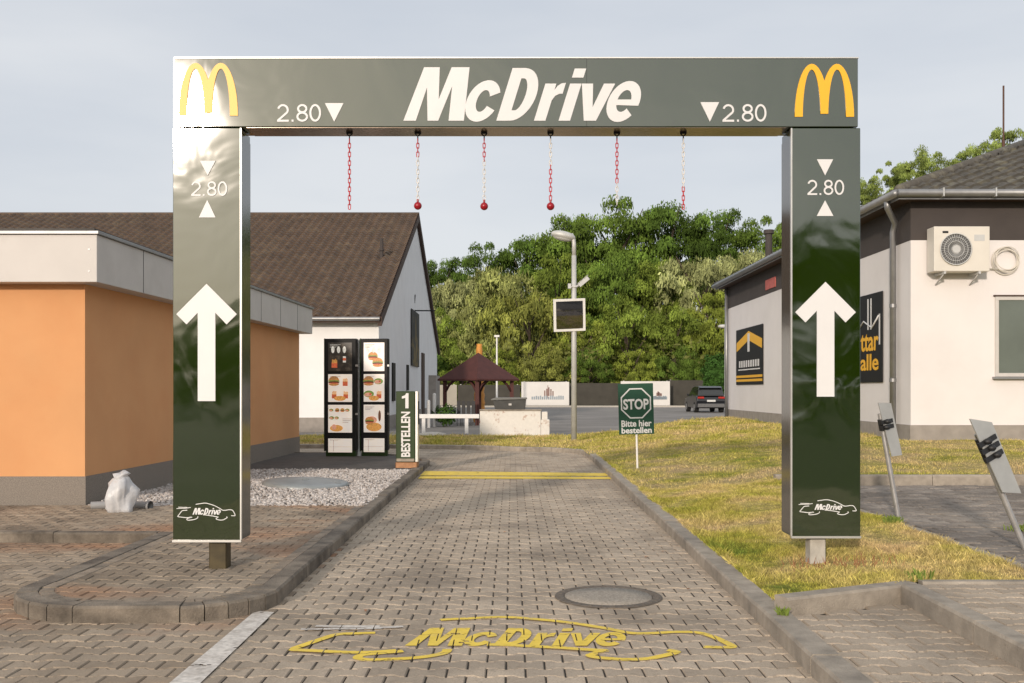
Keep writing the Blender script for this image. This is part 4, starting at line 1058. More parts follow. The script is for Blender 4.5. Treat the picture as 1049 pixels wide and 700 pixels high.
# ------------------------------------------------------------------ menu boards
FOOD = {'bun': (.45,.20,.06), 'patty': (.12,.045,.02), 'lettuce': (.16,.25,.05), 'fries': (.75,.42,.08), 'sauce': (.50,.10,.04), 'cup': (.6,.58,.52), 'rosy': (.62,.30,.20), 'gold': (.60,.28,.07)}
def backlit(m, k):
    n, l = m.node_tree.nodes, m.node_tree.links; b = n['Principled BSDF']; src = b.inputs['Base Color'].links[0].from_socket
    l.new(src, b.inputs['Emission Color']); b.inputs['Emission Strength'].default_value = k; return m
for k, v in FOOD.items(): M['food_'+k] = backlit(mat('print_'+k, v, .5, var=.3, nscale=35), .5)
M['poster'] = mat('menu_poster', (.80, .70, .60), .4, var=.08, nscale=3, col2=(.72, .66, .60), c2scale=4)
M['posterdark'] = mat('menu_poster_dark', (.030, .026, .022), .35, var=.5, nscale=8, col2=(.10, .08, .06), c2scale=9, c2pos=(.5, .7))
backlit(M['poster'], .5); backlit(M['posterdark'], .3)
M['inktext'] = mat('print_ink', (.20, .17, .15), .6)
def disc(mb, cx, cz, rx, rz, y, n=14, a0=0, a1=360):
    vs = [(cx+rx*math.cos(R(a0+(a1-a0)*i/n)), y, cz+rz*math.sin(R(a0+(a1-a0)*i/n))) for i in range(n+(1 if a1-a0 < 360 else 0))]
    mb.add(vs, [tuple(range(len(vs)))])
MENU = 'side by side menu boards on the island'
def burger(mb, cx, cz, s, y, g):
    s *= 1.2*g.uniform(.9, 1.15); cx += g.uniform(-.01, .01)
    kind = g.random()
    if kind < .22:      # box of fries
        mb.cur = 3; mb.box(cx-.22*s, cx+.22*s, y-.0005, y, cz-.34*s, cz+.05*s); mb.cur = 5
        for q in range(5): mb.box(cx+(-.19+.085*q)*s, cx+(-.13+.085*q)*s, y-.0012, y-.0007, cz, cz+(.24+.12*g.random())*s)
        return
    if kind < .40:      # wrap or salad
        mb.cur = 1; disc(mb, cx, cz+.05*s, .40*s, .26*s, y); mb.cur = 6; disc(mb, cx-.06*s, cz, .30*s, .16*s, y-.0006); mb.cur = 3; disc(mb, cx+.12*s, cz+.05*s, .10*s, .08*s, y-.0012); return
    if kind < .50:      # cup
        mb.cur = 4; mb.box(cx-.16*s, cx+.16*s, y-.0005, y, cz-.35*s, cz+.30*s); mb.cur = 3; mb.box(cx-.16*s, cx+.16*s, y-.0012, y-.0007, cz-.15*s, cz+.12*s); return
    names = ['food_bun','food_lettuce','food_patty','food_sauce']
    mb.cur = 0; disc(mb, cx, cz+.10*s, .42*s, .34*s, y, a0=0, a1=180); 
    mb.cur = 1; disc(mb, cx, cz+.07*s, .48*s, .07*s, y-.0006)
    mb.cur = 2; disc(mb, cx, cz-.03*s, .45*s, .10*s, y-.0009)
    mb.cur = 3; disc(mb, cx, cz-.10*s, .40*s, .04*s, y-.0012)
    mb.cur = 0; disc(mb, cx, cz-.14*s, .42*s, .16*s, y-.0003, a0=180, a1=360)
def menu_board(px0, px1, py0, py1, Z, rot, label, layouts):
    cx = ((px0+px1)/2-524.5)/F*Z; w = (px1-px0)/F*Z; zt = 1.43+(400-py0)/F*Z
    root = empty('menu_board', label, 'menu board', (cx, Z, .09), rot, MENU)
    h = zt-.09; k = h/119.0        # metres per photo pixel in height
    mb = MB(); mb.box(-w/2, w/2, 0, .16, .12, h); mb.build('cabinet', 'black', root, .01)
    mb = MB(); mb.box(-w/2+.02, w/2-.02, .02, .14, -.02, .12); mb.build('base', 'pillargreen', root, .005)
    mb = MB(); mb.box(-w/2-.012, -w/2-.001, -.004, .165, .1, h+.004); mb.build('side_trim', 'pillargreen', root)
    pw = w*.76/2; g = random.Random(int(px0)*3+1)
    for i, (a, b, kind) in enumerate(layouts):
        z1, z0 = h-a*k, h-b*k
        mb = MB(); mb.box(-pw, pw, -.012, .002, z0, z1); po = mb.build('poster', 'posterdark' if kind == 'dark' else 'poster', root, .003)
        mb = MB(); y = -.0150
        H_ = z1-z0
        if kind in ('dark', 'mix'):
            burger(mb, -pw*.45 if kind == 'dark' else pw*.35, z0+H_*.28, H_*.38, y, g); burger(mb, pw*.35 if kind == 'dark' else -pw*.1, z0+H_*(.42 if kind == 'dark' else .5), H_*.30, y, g)
            mb.cur = 4
            for q in range(3): disc(mb, -pw*.6+q*.12, z0+H_*.75, .035, .07, y)
        if kind == 'four':
            for u in (-.48, .46):
                for v in (.26, .72): burger(mb, pw*u, z0+H_*v, H_*.36, y, g)
            mb.cur = 5; disc(mb, 0, z0+H_*.13, pw*.5, H_*.09, y-.003)
        if kind == 'small':
            for u in range(4):
                burger(mb, pw*(-.7+u*.45), z0+H_*.8, H_*.17, y, g)
                if u < 2: burger(mb, pw*(-.7+u*.45), z0+H_*.52, H_*.17, y, g)
            mb.cur = 5; disc(mb, -pw*.3, z0+H_*.16, pw*.55, H_*.12, y-.002); mb.cur = 6; disc(mb, -pw*.5, z0+H_*.2, pw*.2, H_*.1, y-.004)
        if kind == 'plate':
            mb.cur = 5; disc(mb, 0, z0+H_*.2, pw*.75, H_*.16, y-.002); mb.cur = 6; disc(mb, -pw*.2, z0+H_*.45, pw*.5, H_*.13, y-.003); mb.cur = 2; disc(mb, pw*.55, z0+H_*.6, pw*.13, H_*.2, y-.004); burger(mb, -pw*.4, z0+H_*.4, H_*.3, y-.005, g)
        if mb.v: mb.build('pictures', ['food_bun','food_lettuce','food_patty','food_sauce','food_cup','food_gold','food_rosy'], po)
        mb = MB()
        for q in range(3 if kind != 'blank' else 2):
            zz = z1-H_*(.07+.045*q) if kind != 'small' else z0+H_*(.5-.06*q); xx = -pw*.85 if kind != 'small' else pw*.2
            mb.box(xx, xx+pw*(.9-.2*q), y-.0005, y+.003, zz-H_*.012, zz)
        if kind == 'blank':
            mb.box(-pw*.55, -pw*.53, y-.0005, y+.003, z0+.02, z1-.03); mb.box(-pw*.9, pw*.9, y-.0005, y+.003, z0+H_*.4, z0+H_*.41)
        mb.build('print', 'inktext' if kind != 'dark' else 'food_cup', po)
    for zz in (h*.36, h*.77):
        mb = MB(); mb.box(w/2-.005, w/2+.035, -.02, .03, zz-.02, zz+.02); mb.build('latch', 'steel', root)
    return root
menu_board(332, 365, 347, 468, 20.2, R(-7), 'left menu board whose top poster is dark', [(4,33,'dark'),(36,64,'four'),(67,95,'small'),(101,115,'blank')])
menu_board(369, 397.5, 347, 466, 20.3, R(-7), 'right menu board whose four posters are all pale', [(4,33,'mix'),(36,64,'four'),(67,95,'plate'),(101,115,'blank')])
mb = MB(); cb = P(367, 460, 20.3); mb.cyl((cb.x,20.4,.09),(cb.x,20.4,2.48), .022, n=8); mb.cyl((cb.x,20.4,.08),(cb.x,20.4,.24), .05, n=8); o = mb.build('marker_pole', 'lightgrey'); tag(o, 'thin white pole standing in the gap between the two menu boards', 'pole')

# order pillar
pz = 17.2; pc = (415.3-524.5)/F*pz; pw_ = 19.5/F*pz/2
pil = empty('order_pillar', 'slim green ordering pillar with white number and vertical word', 'order post', (pc, pz, .09), R(-3))
mb = MB(); mb.box(-pw_, pw_, 0, .20, .10, 1.325); pb = mb.build('body', 'pillargreen', pil, .008)
mb = MB(); mb.box(pw_+.001, pw_+.05, .02, .18, .10, 1.325); pb2 = mb.build('side_panel', 'alu', pil, .006)
mb = MB(); mb.box(pw_+.051, pw_+.056, .05, .15, .75, 1.15); mb.build('speaker_panel', 'black', pil)
mb = MB(); mb.box(-pw_-.01, pw_+.04, -.01, .21, -.01, .098); mb.build('base', 'copper', pil, .01)
mb = MB(); mb.box(-pw_+.01, pw_-.01, -.004, .0, .11, .16); mb.build('foot_trim', 'concrete', pil)
me = curve_mesh([[(.0,1.03),(.055,1.03),(.055,1.29),(.015,1.29),(-.005,1.255),(-.06,1.235),(-.06,1.195),(.0,1.21)]], .004); place(me, Matrix.Translation((0,-.004,0)) @ FACE_CAM, 'number', 'white', par=pb); 
me = text_mesh('BESTELLEN', bold=.03, depth=.004); fit(me, 0, .78, -.085, .075); place(me, Matrix.Translation((0,-.004,.19)) @ FACE_CAM @ Matrix.Rotation(R(90), 4, 'Z'), 'lettering', 'white', par=pb)

# stop sign on the grass
sz = 16.8; sx_ = (653.2-524.5)/F*sz; sgz = float(gh(sx_, sz))
ss = empty('stop_sign', 'green stop sign with white octagon on a thin white post', 'sign', (sx_, sz, sgz))
def szz(py): return 1.43+(400-py)/F*sz-sgz
mb = MB(); mb.cyl((0,.03,-.05),(0,.03,szz(400)), .018, n=10); mb.build('post', 'whiteplastic', ss)
pwid = 18/F*sz
mb = MB(); mb.box(-pwid, pwid, 0, .012, szz(445), szz(393)); sp = mb.build('panel', 'signgreen', ss, .003)
oc = szz(413.3); ro = 15.8/F*sz; ri = ro-.022
def octa(r): return [(r*math.cos(R(22.5+45*i))/math.cos(R(22.5)), oc+r*math.sin(R(22.5+45*i))/math.cos(R(22.5))) for i in range(8)]
me = curve_mesh([octa(ro*.98), octa(ri*.98)], .003); place(me, Matrix.Translation((0,-.003,0)) @ FACE_CAM, 'octagon', 'white', par=sp)
me = text_mesh('STOP', bold=.03, depth=.003); fit(me, -ri*.90, ri*.90, oc-.105, oc+.075); place(me, Matrix.Translation((0,-.003,0)) @ FACE_CAM, 'word', 'white', par=sp)
me = text_mesh('Bitte hier', bold=.025, depth=.003); fit(me, -pwid*.86, pwid*.86, szz(437.2), szz(430.5)); place(me, Matrix.Translation((0,-.003,0)) @ FACE_CAM, 'lettering', 'white', par=sp)
me = text_mesh('bestellen', bold=.025, depth=.003); fit(me, -pwid*.86, pwid*.86, szz(444), szz(437.8)); place(me, Matrix.Translation((0,-.003,0)) @ FACE_CAM, 'lettering', 'white', par=sp)
ss.rotation_euler.y = R(-1.5)

# ------------------------------------------------------------------ street lamp, mirror, camera
LZ = 26.0; lx = (588-524.5)/F*LZ
def lz(py): return 1.43+(400-py)/F*LZ
sl_ = Thing('street_lamp', 'pale street lamp with drooping oval head beyond the stop sign', 'street lamp', (lx, LZ, .05))
mb = MB(); mb.tube([(lx,LZ,-.05),(lx,LZ,lz(335)),(lx,LZ,lz(262))], [.075,.068,.062], 12); mb.tube([(lx,LZ,lz(262)),(lx,LZ,lz(250)),(lx-.02,LZ,lz(244)),(lx-.08,LZ,lz(240))], .055, 12); sl_.part(mb, 'pole', 'lamp_grey')
mb = MB(); mb.sphere((0,0,0), 1, 20, 10, (.33,.17,.12)); hm = Matrix.Translation((lx-.28, LZ, lz(241.5))) @ Matrix.Rotation(R(12), 4, 'Y')
mb.v = [tuple(hm @ Vector(v)) for v in mb.v]; hd_ = sl_.part(mb, 'lamp_head', 'lamp_grey')
mb = MB(); mb.sphere((0,0,-.045), 1, 20, 8, (.27,.14,.10)); mb.v = [tuple(hm @ Vector(v)) for v in mb.v]; sl_.sub(hd_, mb, 'diffuser', 'lightgrey')
tm = Thing('traffic_mirror', 'square traffic mirror in white frame clamped to the lamp pole', 'mirror', (lx-.1, LZ-.1, lz(323)))
mc = Vector(((583-524.5)/F*LZ, LZ-.14, lz(323.3))); mm_ = Matrix.Translation(mc) @ Matrix.Rotation(R(-3), 4, 'Y') @ Matrix.Rotation(R(10), 4, 'Z') @ Matrix.Rotation(R(9), 4, 'X')
s = .42; f_ = .06; mb = MB()
mb.box(-s, s, -.03, .03, s-f_, s, mm_); mb.box(-s, s, -.03, .03, -s, -s+f_, mm_); mb.box(-s, -s+f_, -.03, .03, -s+f_, s-f_, mm_); mb.box(s-f_, s, -.03, .03, -s+f_, s-f_, mm_); mb.box(-s+.01, s-.01, .031, .045, -s+.01, s-.01, mm_)
tm.part(mb, 'frame', 'whiteplastic')
n_ = 12; vs = []
for j in range(n_+1):
    for i in range(n_+1):
        u, v = (i/n_*2-1), (j/n_*2-1); vs.append(mm_ @ Vector((u*(s-f_), -.005-.03*(2-u*u-v*v)/2, v*(s-f_))))
mb = MB(); mb.add(vs, [(j*(n_+1)+i, j*(n_+1)+i+1, (j+1)*(n_+1)+i+1, (j+1)*(n_+1)+i) for j in range(n_) for i in range(n_)], True); tm.part(mb, 'mirror_face', 'mirror')
mb = MB(); mb.cyl((mc.x, LZ-.08, mc.z), (lx, LZ, mc.z), .03, n=8); mb.cyl((lx,LZ,mc.z-.05),(lx,LZ,mc.z+.05), .085, n=12); tm.part(mb, 'clamp', 'steel')
sc_ = Thing('security_camera', 'small white security camera on the lamp pole above the mirror', 'camera', (lx, LZ, lz(293)))
mb = MB(); mb.tube([(lx-.12,LZ-.05,lz(294)),(lx+.06,LZ-.05,lz(294)),(lx+.17,LZ-.03,lz(291))], .03, 8); mb.box(lx-.16, lx-.08, LZ-.1, LZ, lz(296), lz(291)); sc_.part(mb, 'bracket', 'lightgrey')
cm = Matrix.Translation((lx+.25, LZ-.04, lz(289))) @ Matrix.Rotation(R(-40), 4, 'Y'); mb = MB(); mb.box(-.16, .16, -.06, .06, -.055, .055, cm); mb.box(-.16, .20, -.07, .07, .056, .07, cm); sc_.part(mb, 'housing', 'lightgrey', .01)
mb = MB(); p0, p1 = cm @ Vector((.161,0,0)), cm @ Vector((.175,0,0)); mb.cyl(p0, p1, .04, n=12); sc_.part(mb, 'lens', 'glass')

# ------------------------------------------------------------------ leaning plate posts on the right
def plate_post(base, top, q, straps, label):
    th = Thing('leaning_plate_post', label, 'post', base, 'leaning posts with plates by the parking bay')
    mb = MB(); mb.cyl(Vector(base)-Vector((0,0,.05)), top, .024, n=12); mb.cyl(Vector(top), Vector(top)+(Vector(top)-Vector(base)).normalized()*.004, .018, n=12); th.part(mb, 'post', 'steel')
    vs = [Vector(p) for p in q]; nrm = (vs[1]-vs[0]).cross(vs[3]-vs[0]).normalized()
    if nrm.y > 0: nrm = -nrm
    mb = MB(); f4 = [v+nrm*.050 for v in vs]; b4 = [v+nrm*.040 for v in vs]
    mb.add(f4+b4, [(0,1,2,3),(7,6,5,4),(0,4,5,1),(1,5,6,2),(2,6,7,3),(3,7,4,0)]); th.part(mb, 'plate', 'plateback')
    ax = (Vector(top)-Vector(base)).normalized(); rt = (vs[1]-vs[0]); wd = rt.length; rt = (rt-ax*rt.dot(ax)).normalized()
    mb = MB(); L = (Vector(top)-Vector(base)).length
    for s0 in straps:
        c = Vector(base)+ax*(L*s0)+nrm*.056
        rot = Matrix((rt, -nrm, ax)).transposed().to_4x4()
        mb.box(-wd*.50, wd*.40, -.010, .010, -.020, .020, Matrix.Translation(c+rt*.02) @ rot); mb.sphere(tuple(c+nrm*.02+rt*random.uniform(-.03,.03)), .028, 8, 6, (1.3,1,.9))
        mb.cyl(Vector(base)+ax*(L*s0-.03), Vector(base)+ax*(L*s0+.03), .036, n=10)
    th.part(mb, 'strap', 'blackplastic')
M['plateback'] = mat('dull_white_plate', (.42, .42, .40), .45, metal=.3, var=.12)
bz = Gd(921.5, 532, .165); Zp = bz.y
plate_post(tuple(bz), tuple(P(901.5, 424, Zp)), [P(896,413,Zp-.02), P(909,413.5,Zp+.04), P(920.5,466.5,Zp+.04), P(910,468,Zp-.02)], (.87,.92), 'left of the two leaning steel posts with a narrow white plate')
bz = Gd(1053, 563, .175); Zp = bz.y
plate_post(tuple(bz), tuple(P(1001, 445, Zp)), [P(988.5,430,Zp-.03), P(1011,433.5,Zp+.05), P(1041,506,Zp+.05), P(1022,505,Zp-.03)], (.80,.87,.93), 'right leaning steel post with wide white plate at the picture edge')

# ------------------------------------------------------------------ gazebo and what stands round it
gp = Vector(((490-524.5)/F*42, 42, 0)); hw_ = 1.72
gb = empty('gazebo', 'dark red roofed wooden gazebo with braced posts beyond the lane', 'gazebo', (gp.x, 42, 0))
ez_ = 1.90; az_ = 3.02
mb = MB(); cs_ = [(-hw_,0),(0,-hw_),(hw_,0),(0,hw_)]
mb.add([(x,y,ez_) for x,y in cs_]+[(0,0,az_)]+[(x,y,ez_-.07) for x,y in cs_], [(0,1,4),(1,2,4),(2,3,4),(3,0,4),(5,6,1,0),(6,7,2,1),(7,8,3,2),(8,5,0,3),(8,7,6,5)]); mb.build('roof', 'maroon', gb)
for x, y in cs_:
    k = .82; mb = MB(); mb.box(x*k-.08, x*k+.08, y*k-.08, y*k+.08, 0, ez_-.02); po = mb.build('post', 'maroon', gb)
    mb = MB()
    for sx2, sy2 in cs_:
        d = Vector((sx2-x, sy2-y, 0)); 
        if .1 < d.length < hw_*1.5: d.normalize(); mb.tube([(x*k,y*k,ez_-.6),(x*k+d.x*.25,y*k+d.y*.25,ez_-.25),(x*k+d.x*.55,y*k+d.y*.55,ez_-.05)], .05, 6)
    mb.build('brace', 'maroon', po)
# orange column
oc_ = Vector(((491-524.5)/F*44.5, 44.5, 0)); mb = MB(); prof = [(.26,0)]
for i in range(10): z_ = .1+i*.33; r_ = .27-.13*i/9; prof += [(r_,z_),(r_*1.08,z_+.12),(r_*.92,z_+.27)]
prof += [(.12,3.35),(.13,3.5),(.001,3.5)]; mb.lathe(prof, oc_, 16); tag(mb.build('carved_column', 'orangewood'), 'tall orange ribbed column tapering upward behind the gazebo', 'column')
# bench / planter in gazebo
def leafball(name, c, rx, rz, n, seed, col_, leaf=.06, label=None, cat='bush', group=None):
    g = np.random.default_rng(seed); d = g.normal(0, 1, (n, 3)); d /= np.linalg.norm(d, axis=1)[:, None]
    rad = g.uniform(.55, 1.0, n)**.6
    nz_ = np.array([mnoise.noise(Vector(q*2.2+seed)) for q in d]); rad *= 1+.45*nz_
    p = d*rad[:, None]*np.array([rx, rx, rz])+np.array(c)
    me = leaf_quads(p, d, leaf, g); o = link(name, me); o.color = (*col_, 1); return tag(o, label, cat, group)
def leaf_quads(p, d, leaf, g, droop=0.0, spread=.5, tone=None):
    n = len(p); nr = d+g.normal(0, spread, (n, 3)); nr /= np.linalg.norm(nr, axis=1)[:, None]
    t = g.normal(0, 1, (n, 3)); t[:, 2] -= droop; t -= nr*(t*nr).sum(1)[:, None]; t /= np.linalg.norm(t, axis=1)[:, None]; b = np.cross(nr, t)
    s = (leaf*g.uniform(.6, 1.35, n))[:, None] if not hasattr(leaf, '__len__') else leaf[:, None]
    w = .55 if droop == 0 else .36
    V = np.stack([p-t*s, p+b*s*w, p+t*s, p-b*s*w], 1)
    return np_mesh('crown', V.reshape(-1, 3), np.arange(n*4).reshape(n, 4), 'leaf', g.uniform(.8, 1.2, n)*(1 if tone is None else tone))
leafball('planter_bush', ((456-524.5)/F*39, 39, .45), .45, .4, 900, 5, (.05,.10,.02), .06, 'low green bush left of the gazebo posts', 'bush')
mb = MB()
for k in range(4):
    x = (470+k*5-524.5)/F*40; mb.box(x-.07, x+.07, 39.9, 40.0, .45, 1.0); mb.box(x-.08, x+.08, 39.85, 40.25, .40, .46); mb.box(x-.07, x-.05, 39.9, 39.94, 0, .4); mb.box(x+.05, x+.07, 40.2, 40.24, 0, .4)
tag(mb.build('black_bench', 'blackplastic'), 'black slatted bench under the gazebo roof', 'bench')
# painted block wall
bz0 = 30.0
def bx(px): return (px-524.5)/F*bz0
def bzz(py): return 1.43+(400-py)/F*bz0
wl_ = Thing('painted_brick_wall', 'short peeling white painted brick wall on the far grass edge', 'wall', (bx(527), bz0, 0))
mb = MB(); mb.box(bx(491.5), bx(554), bz0, bz0+.5, 0, bzz(421)); mb.box(bx(554)+.001, bx(563), bz0+.02, bz0+.5, 0, bzz(430)); mb.box(bx(555), bx(561), bz0+.05, bz0+.4, bzz(430)+.001, bzz(422)); wl_.part(mb, 'brickwork', 'brickpaint', .01)
mb = MB(); mb.box(bx(491), bx(555), bz0-.03, bz0+.53, bzz(421), bzz(420)+.01); wl_.part(mb, 'coping', 'concrete', .01)
bxn = Thing('grill_box', 'dark grey lidded box standing on the painted brick wall', 'box', (bx(521), bz0+.25, bzz(420)))
zt_ = bzz(420)+.012
mb = MB(); mb.prism([(bx(507), zt_), (bx(538), zt_), (bx(539), zt_+.30), (bx(505), zt_+.27)], 'y', bz0+.03, bz0+.48); bxn.part(mb, 'body', 'gbox', .01) if M.setdefault('gbox', mat('grey_plastic_box', (.045, .045, .043), .6, var=.3)) else 0
mb = MB(); mb.prism([(bx(503), zt_+.275), (bx(540), zt_+.305), (bx(540), zt_+.36), (bx(508), zt_+.36), (bx(503), zt_+.31)], 'y', bz0+.0, bz0+.50); bxn.part(mb, 'lid', 'greylid', .01) if M.setdefault('greylid', mat('grey_lid2', (.15, .15, .145), .6, var=.2)) else 0
mb = MB(); mb.box(bx(521), bx(524), bz0-.0, bz0+.03, zt_+.12, zt_+.18); bxn.part(mb, 'latch', 'steel')
# white rail
rl = Thing('white_rail', 'low white tube rail left of the painted brick wall', 'rail', ((460-524.5)/F*33, 33, 0))
mb = MB(); xx = lambda px: (px-524.5)/F*33
mb.box(xx(427), xx(491), 32.95, 33.05, .50, .64); rl.part(mb, 'top_rail', 'whiteplastic', .01)
for px in (434, 478): mb = MB(); mb.box(xx(px)-.06, xx(px)+.06, 32.96, 33.04, -.02, .50); rl.part(mb, 'post', 'whiteplastic', .01)
for px, Zb in ((439, 38), (445, 39)): 
    mb = MB(); x = (px-524.5)/F*Zb; mb.cyl((x,Zb,0),(x,Zb,1.0 if px == 439 else 1.25), .07, n=10); mb.sphere((x,Zb,1.0 if px == 439 else 1.25), .07, 10, 6); tag(mb.build('bollard', 'whiteplastic'), 'shorter white bollard beside the white gable' if px == 439 else 'taller white bollard beside the white gable', 'bollard')
mb = MB(); mb.lathe([(.42,0),(.40,.06),(.2,.10),(.001,.11)], (0,0,0), 20); o = mb.build('pale_cap', 'paleconc'); o.location = ((443-524.5)/F*29.5, 29.5, .09); tag(o, 'pale shallow concrete cap lying on the far grass strip', 'cap')
mb = MB(); x = (509-524.5)/F*78; mb.cyl((x,78,0),(x,78,5.6), .09, .06, n=8); mb.box(x-.2, x+.2, 77.85, 78.15, 5.6, 5.75); tag(mb.build('lamp_post', 'whiteplastic'), 'thin pale lamp post rising behind the gazebo roof', 'lamp post')
x = (743-524.5)/F*75; mb = MB(); mb.cyl((x,75,0),(x,75,6.2), .07, n=8); mb.sphere((x-.15,75,6.25), .3, 10, 6, (1.4,.7,.5)); tag(mb.build('lamp_post', 'lamp_grey'), 'thin lamp post seen at the far corner of the white house', 'lamp post')

# ------------------------------------------------------------------ far fence
FZf = 86.0
def fx(px): return (px-524.5)/F*FZf
def fence_panel(px0, px1, ht, m, name, label, cat='fence', zb=.15, group='panels of the far fence', Z=FZf):
    th = Thing(name, label, cat, (fx((px0+px1)/2), Z, 0), group)
    mb = MB(); mb.box(fx(px0), fx(px1), Z, Z+.05, zb, ht); b = th.part(mb, 'panel', m)
    for px in (px0, px1):
        mb = MB(); s = .25 if px == px0 else -.25; mb.box(fx(px)+s-.05, fx(px)+s+.05, Z+.051, Z+.15, -.06, ht+.05); th.part(mb, 'post', 'steel')
    return th, b
M['palefence'] = mat('pale_boards', (.36, .33, .27), .8, var=.15, nscale=.7)
fence_panel(400, 468, 1.9, 'palefence', 'fence', 'pale fence panel left of the gazebo')
fence_panel(469, 533, 1.9, 'mesh_fence', 'screen_fence', 'dark fence panel seen through the gazebo')
th1, b1 = fence_panel(534, 582, 2.15, 'banner', 'fence_banner', 'white fence banner with city skyline print left of the lamp pole', 'banner', Z=84.5)
fence_panel(583, 641, 2.05, 'mesh_fence', 'screen_fence', 'dark fabric fence panel between lamp pole and stop sign')
th2, b2 = fence_panel(634, 683.5, 2.2, 'banner', 'fence_banner', 'white fence banner behind the stop sign', 'banner', Z=84.5)
fence_panel(684, 729, 2.3, 'mesh_fence', 'screen_fence', 'dark fabric fence panel behind the black car')
fence_panel(730, 800, 2.2, 'banner', 'board_fence', 'white fence panel right of the black car')
# skyline prints
M['printblue'] = mat('print_blue_grey', (.28, .33, .37), .7); M['printbrown'] = mat('print_brown', (.24, .15, .13), .7)
def skyline(th, b, px0, px1, scale=1.0):
    g = random.Random(int(px0)); mb = MB(); x0, x1 = fx(px0), fx(px1); n = 16; zb = .75
    for i in range(n):
        u = i/(n-1); x = x0+(x1-x0)*u; h = .25+.5*math.exp(-((u-.5)/.2)**2)*g.uniform(.5, 1.2)
        if 5 < i < 11: mb.box(x-.05, x+.06, 84.487, 84.497, zb+.2, zb+.2+h*scale)
    mb.box((x0+x1)/2-.02, (x0+x1)/2+.03, 84.487, 84.497, zb, zb+1.1*scale); th.sub(b, mb, 'skyline_print', 'printbrown')
    mb = MB()
    for i in range(n):
        x = x0+(x1-x0)*i/(n-1); mb.box(x-.07, x+.05, 84.480, 84.486, zb-.1, zb+.12+.12*g.random())
    th.sub(b, mb, 'print', 'printblue')
skyline(th1, b1, 545, 576); skyline(th2, b2, 664, 680, .5)
mb = MB(); mb.box(fx(400), fx(800), 84.0, 84.3, -.05, .14); struct(mb.build('fence_kerb', 'paleconc'))

# ------------------------------------------------------------------ car
def car(loc, yaw):
    r = empty('parked_car', 'black estate car seen from behind by the far fence', 'car', loc, yaw)
    # side profile (y forward, z), rear at y=0
    low = [(0.05,.45),(0.0,.75),(.06,1.0),(.28,1.08),(1.2,1.10),(3.3,1.02),(4.35,.88),(4.6,.62),(4.55,.32),(.2,.28)]
    mb = MB(); W = .92
    n = len(low); secs = [(-W*.93, .0), (-W, .06), (W, .06), (W*.93, .0)]
    xs_ = [-W*.94, -W, -W*.98, W*.98, W, W*.94]
    def ring(x, sh):
        cy, cz = 2.3, .7; return [(x, cy+(y-cy)*(1-sh), cz+(z-cz)*(1-sh)) for y, z in low]
    vs = []
    for x, sh in ((-W, .045), (-W*.95, 0), (W*.95, 0), (W, .045)): vs += ring(x, sh)
    fs = [tuple(range(n)), tuple(range(3*n, 4*n))[::-1]]
    for k in range(3):
        for i in range(n): j = (i+1) % n; fs.append((k*n+i, (k+1)*n+i, (k+1)*n+j, k*n+j))
    mb.add(vs, fs); mb.build('body', 'carpaint', r, .03, 2)
    gl_ = [(.06,1.07),(.26,1.52),(.5,1.62),(1.9,1.66),(2.6,1.58),(3.40,1.03)]
    mb = MB(); n = len(gl_); vs = []
    for x, sgn in ((-W*.93, 0), (W*.93, 0)): vs += [(x*(1-.15*(z-1.03)/.6), y, z) for y, z in gl_]
    fs = [tuple(range(n)), tuple(range(n, 2*n))[::-1]]+[(i, n+i, n+(i+1) % n, (i+1) % n) for i in range(n)]
    mb.add(vs, fs); mb.build('cabin_glass', 'glass', r, .02, 2)
    mb = MB(); mb.prism([(.10,1.56),(.5,1.635),(1.9,1.675),(2.6,1.60),(2.6,1.63),(1.9,1.72),(.5,1.69),(.08,1.60)], 'x', -.72, .72); mb.build('roof', 'carpaint', r, .01)
    for s in (-1, 1):
        mb = MB(); mb.box(s*.66-.20, s*.66+.20, -.03, .12, .90, 1.02); mb.build('tail_light', 'taillight', r, .01)
        mb = MB(); mb.box(s*.98-.08, s*.98+.08, 2.7, 2.85, 1.05, 1.2); mb.build('mirror', 'carpaint', r, .02)
        for y in (.85, 3.7):
            mb = MB(); mb.cyl((s*.68,y,.34),(s*.93,y,.34), .34, n=24); w_ = mb.build('wheel', 'tyre', r)
            mb = MB(); mb.cyl((s*.90,y,.34),(s*.94,y,.34), .21, n=16); mb.build('rim', 'rim', w_)
    mb = MB(); mb.box(-.27, .27, -.035, .03, .70, .82); mb.build('number_plate', 'plate', r)
    mb = MB(); mb.box(-.86, .86, -.05, .2, .34, .58); mb.build('bumper', 'rimdark', r, .02)
    mb = MB(); mb.add([(-.64,.075,1.14),(.64,.075,1.14),(.60,.22,1.48),(-.60,.22,1.48)], [(0,1,2,3)]); mb.build('rear_window', 'glass', r)
car(((727-524.5)/F*64.0, 63.5, 0), R(0))

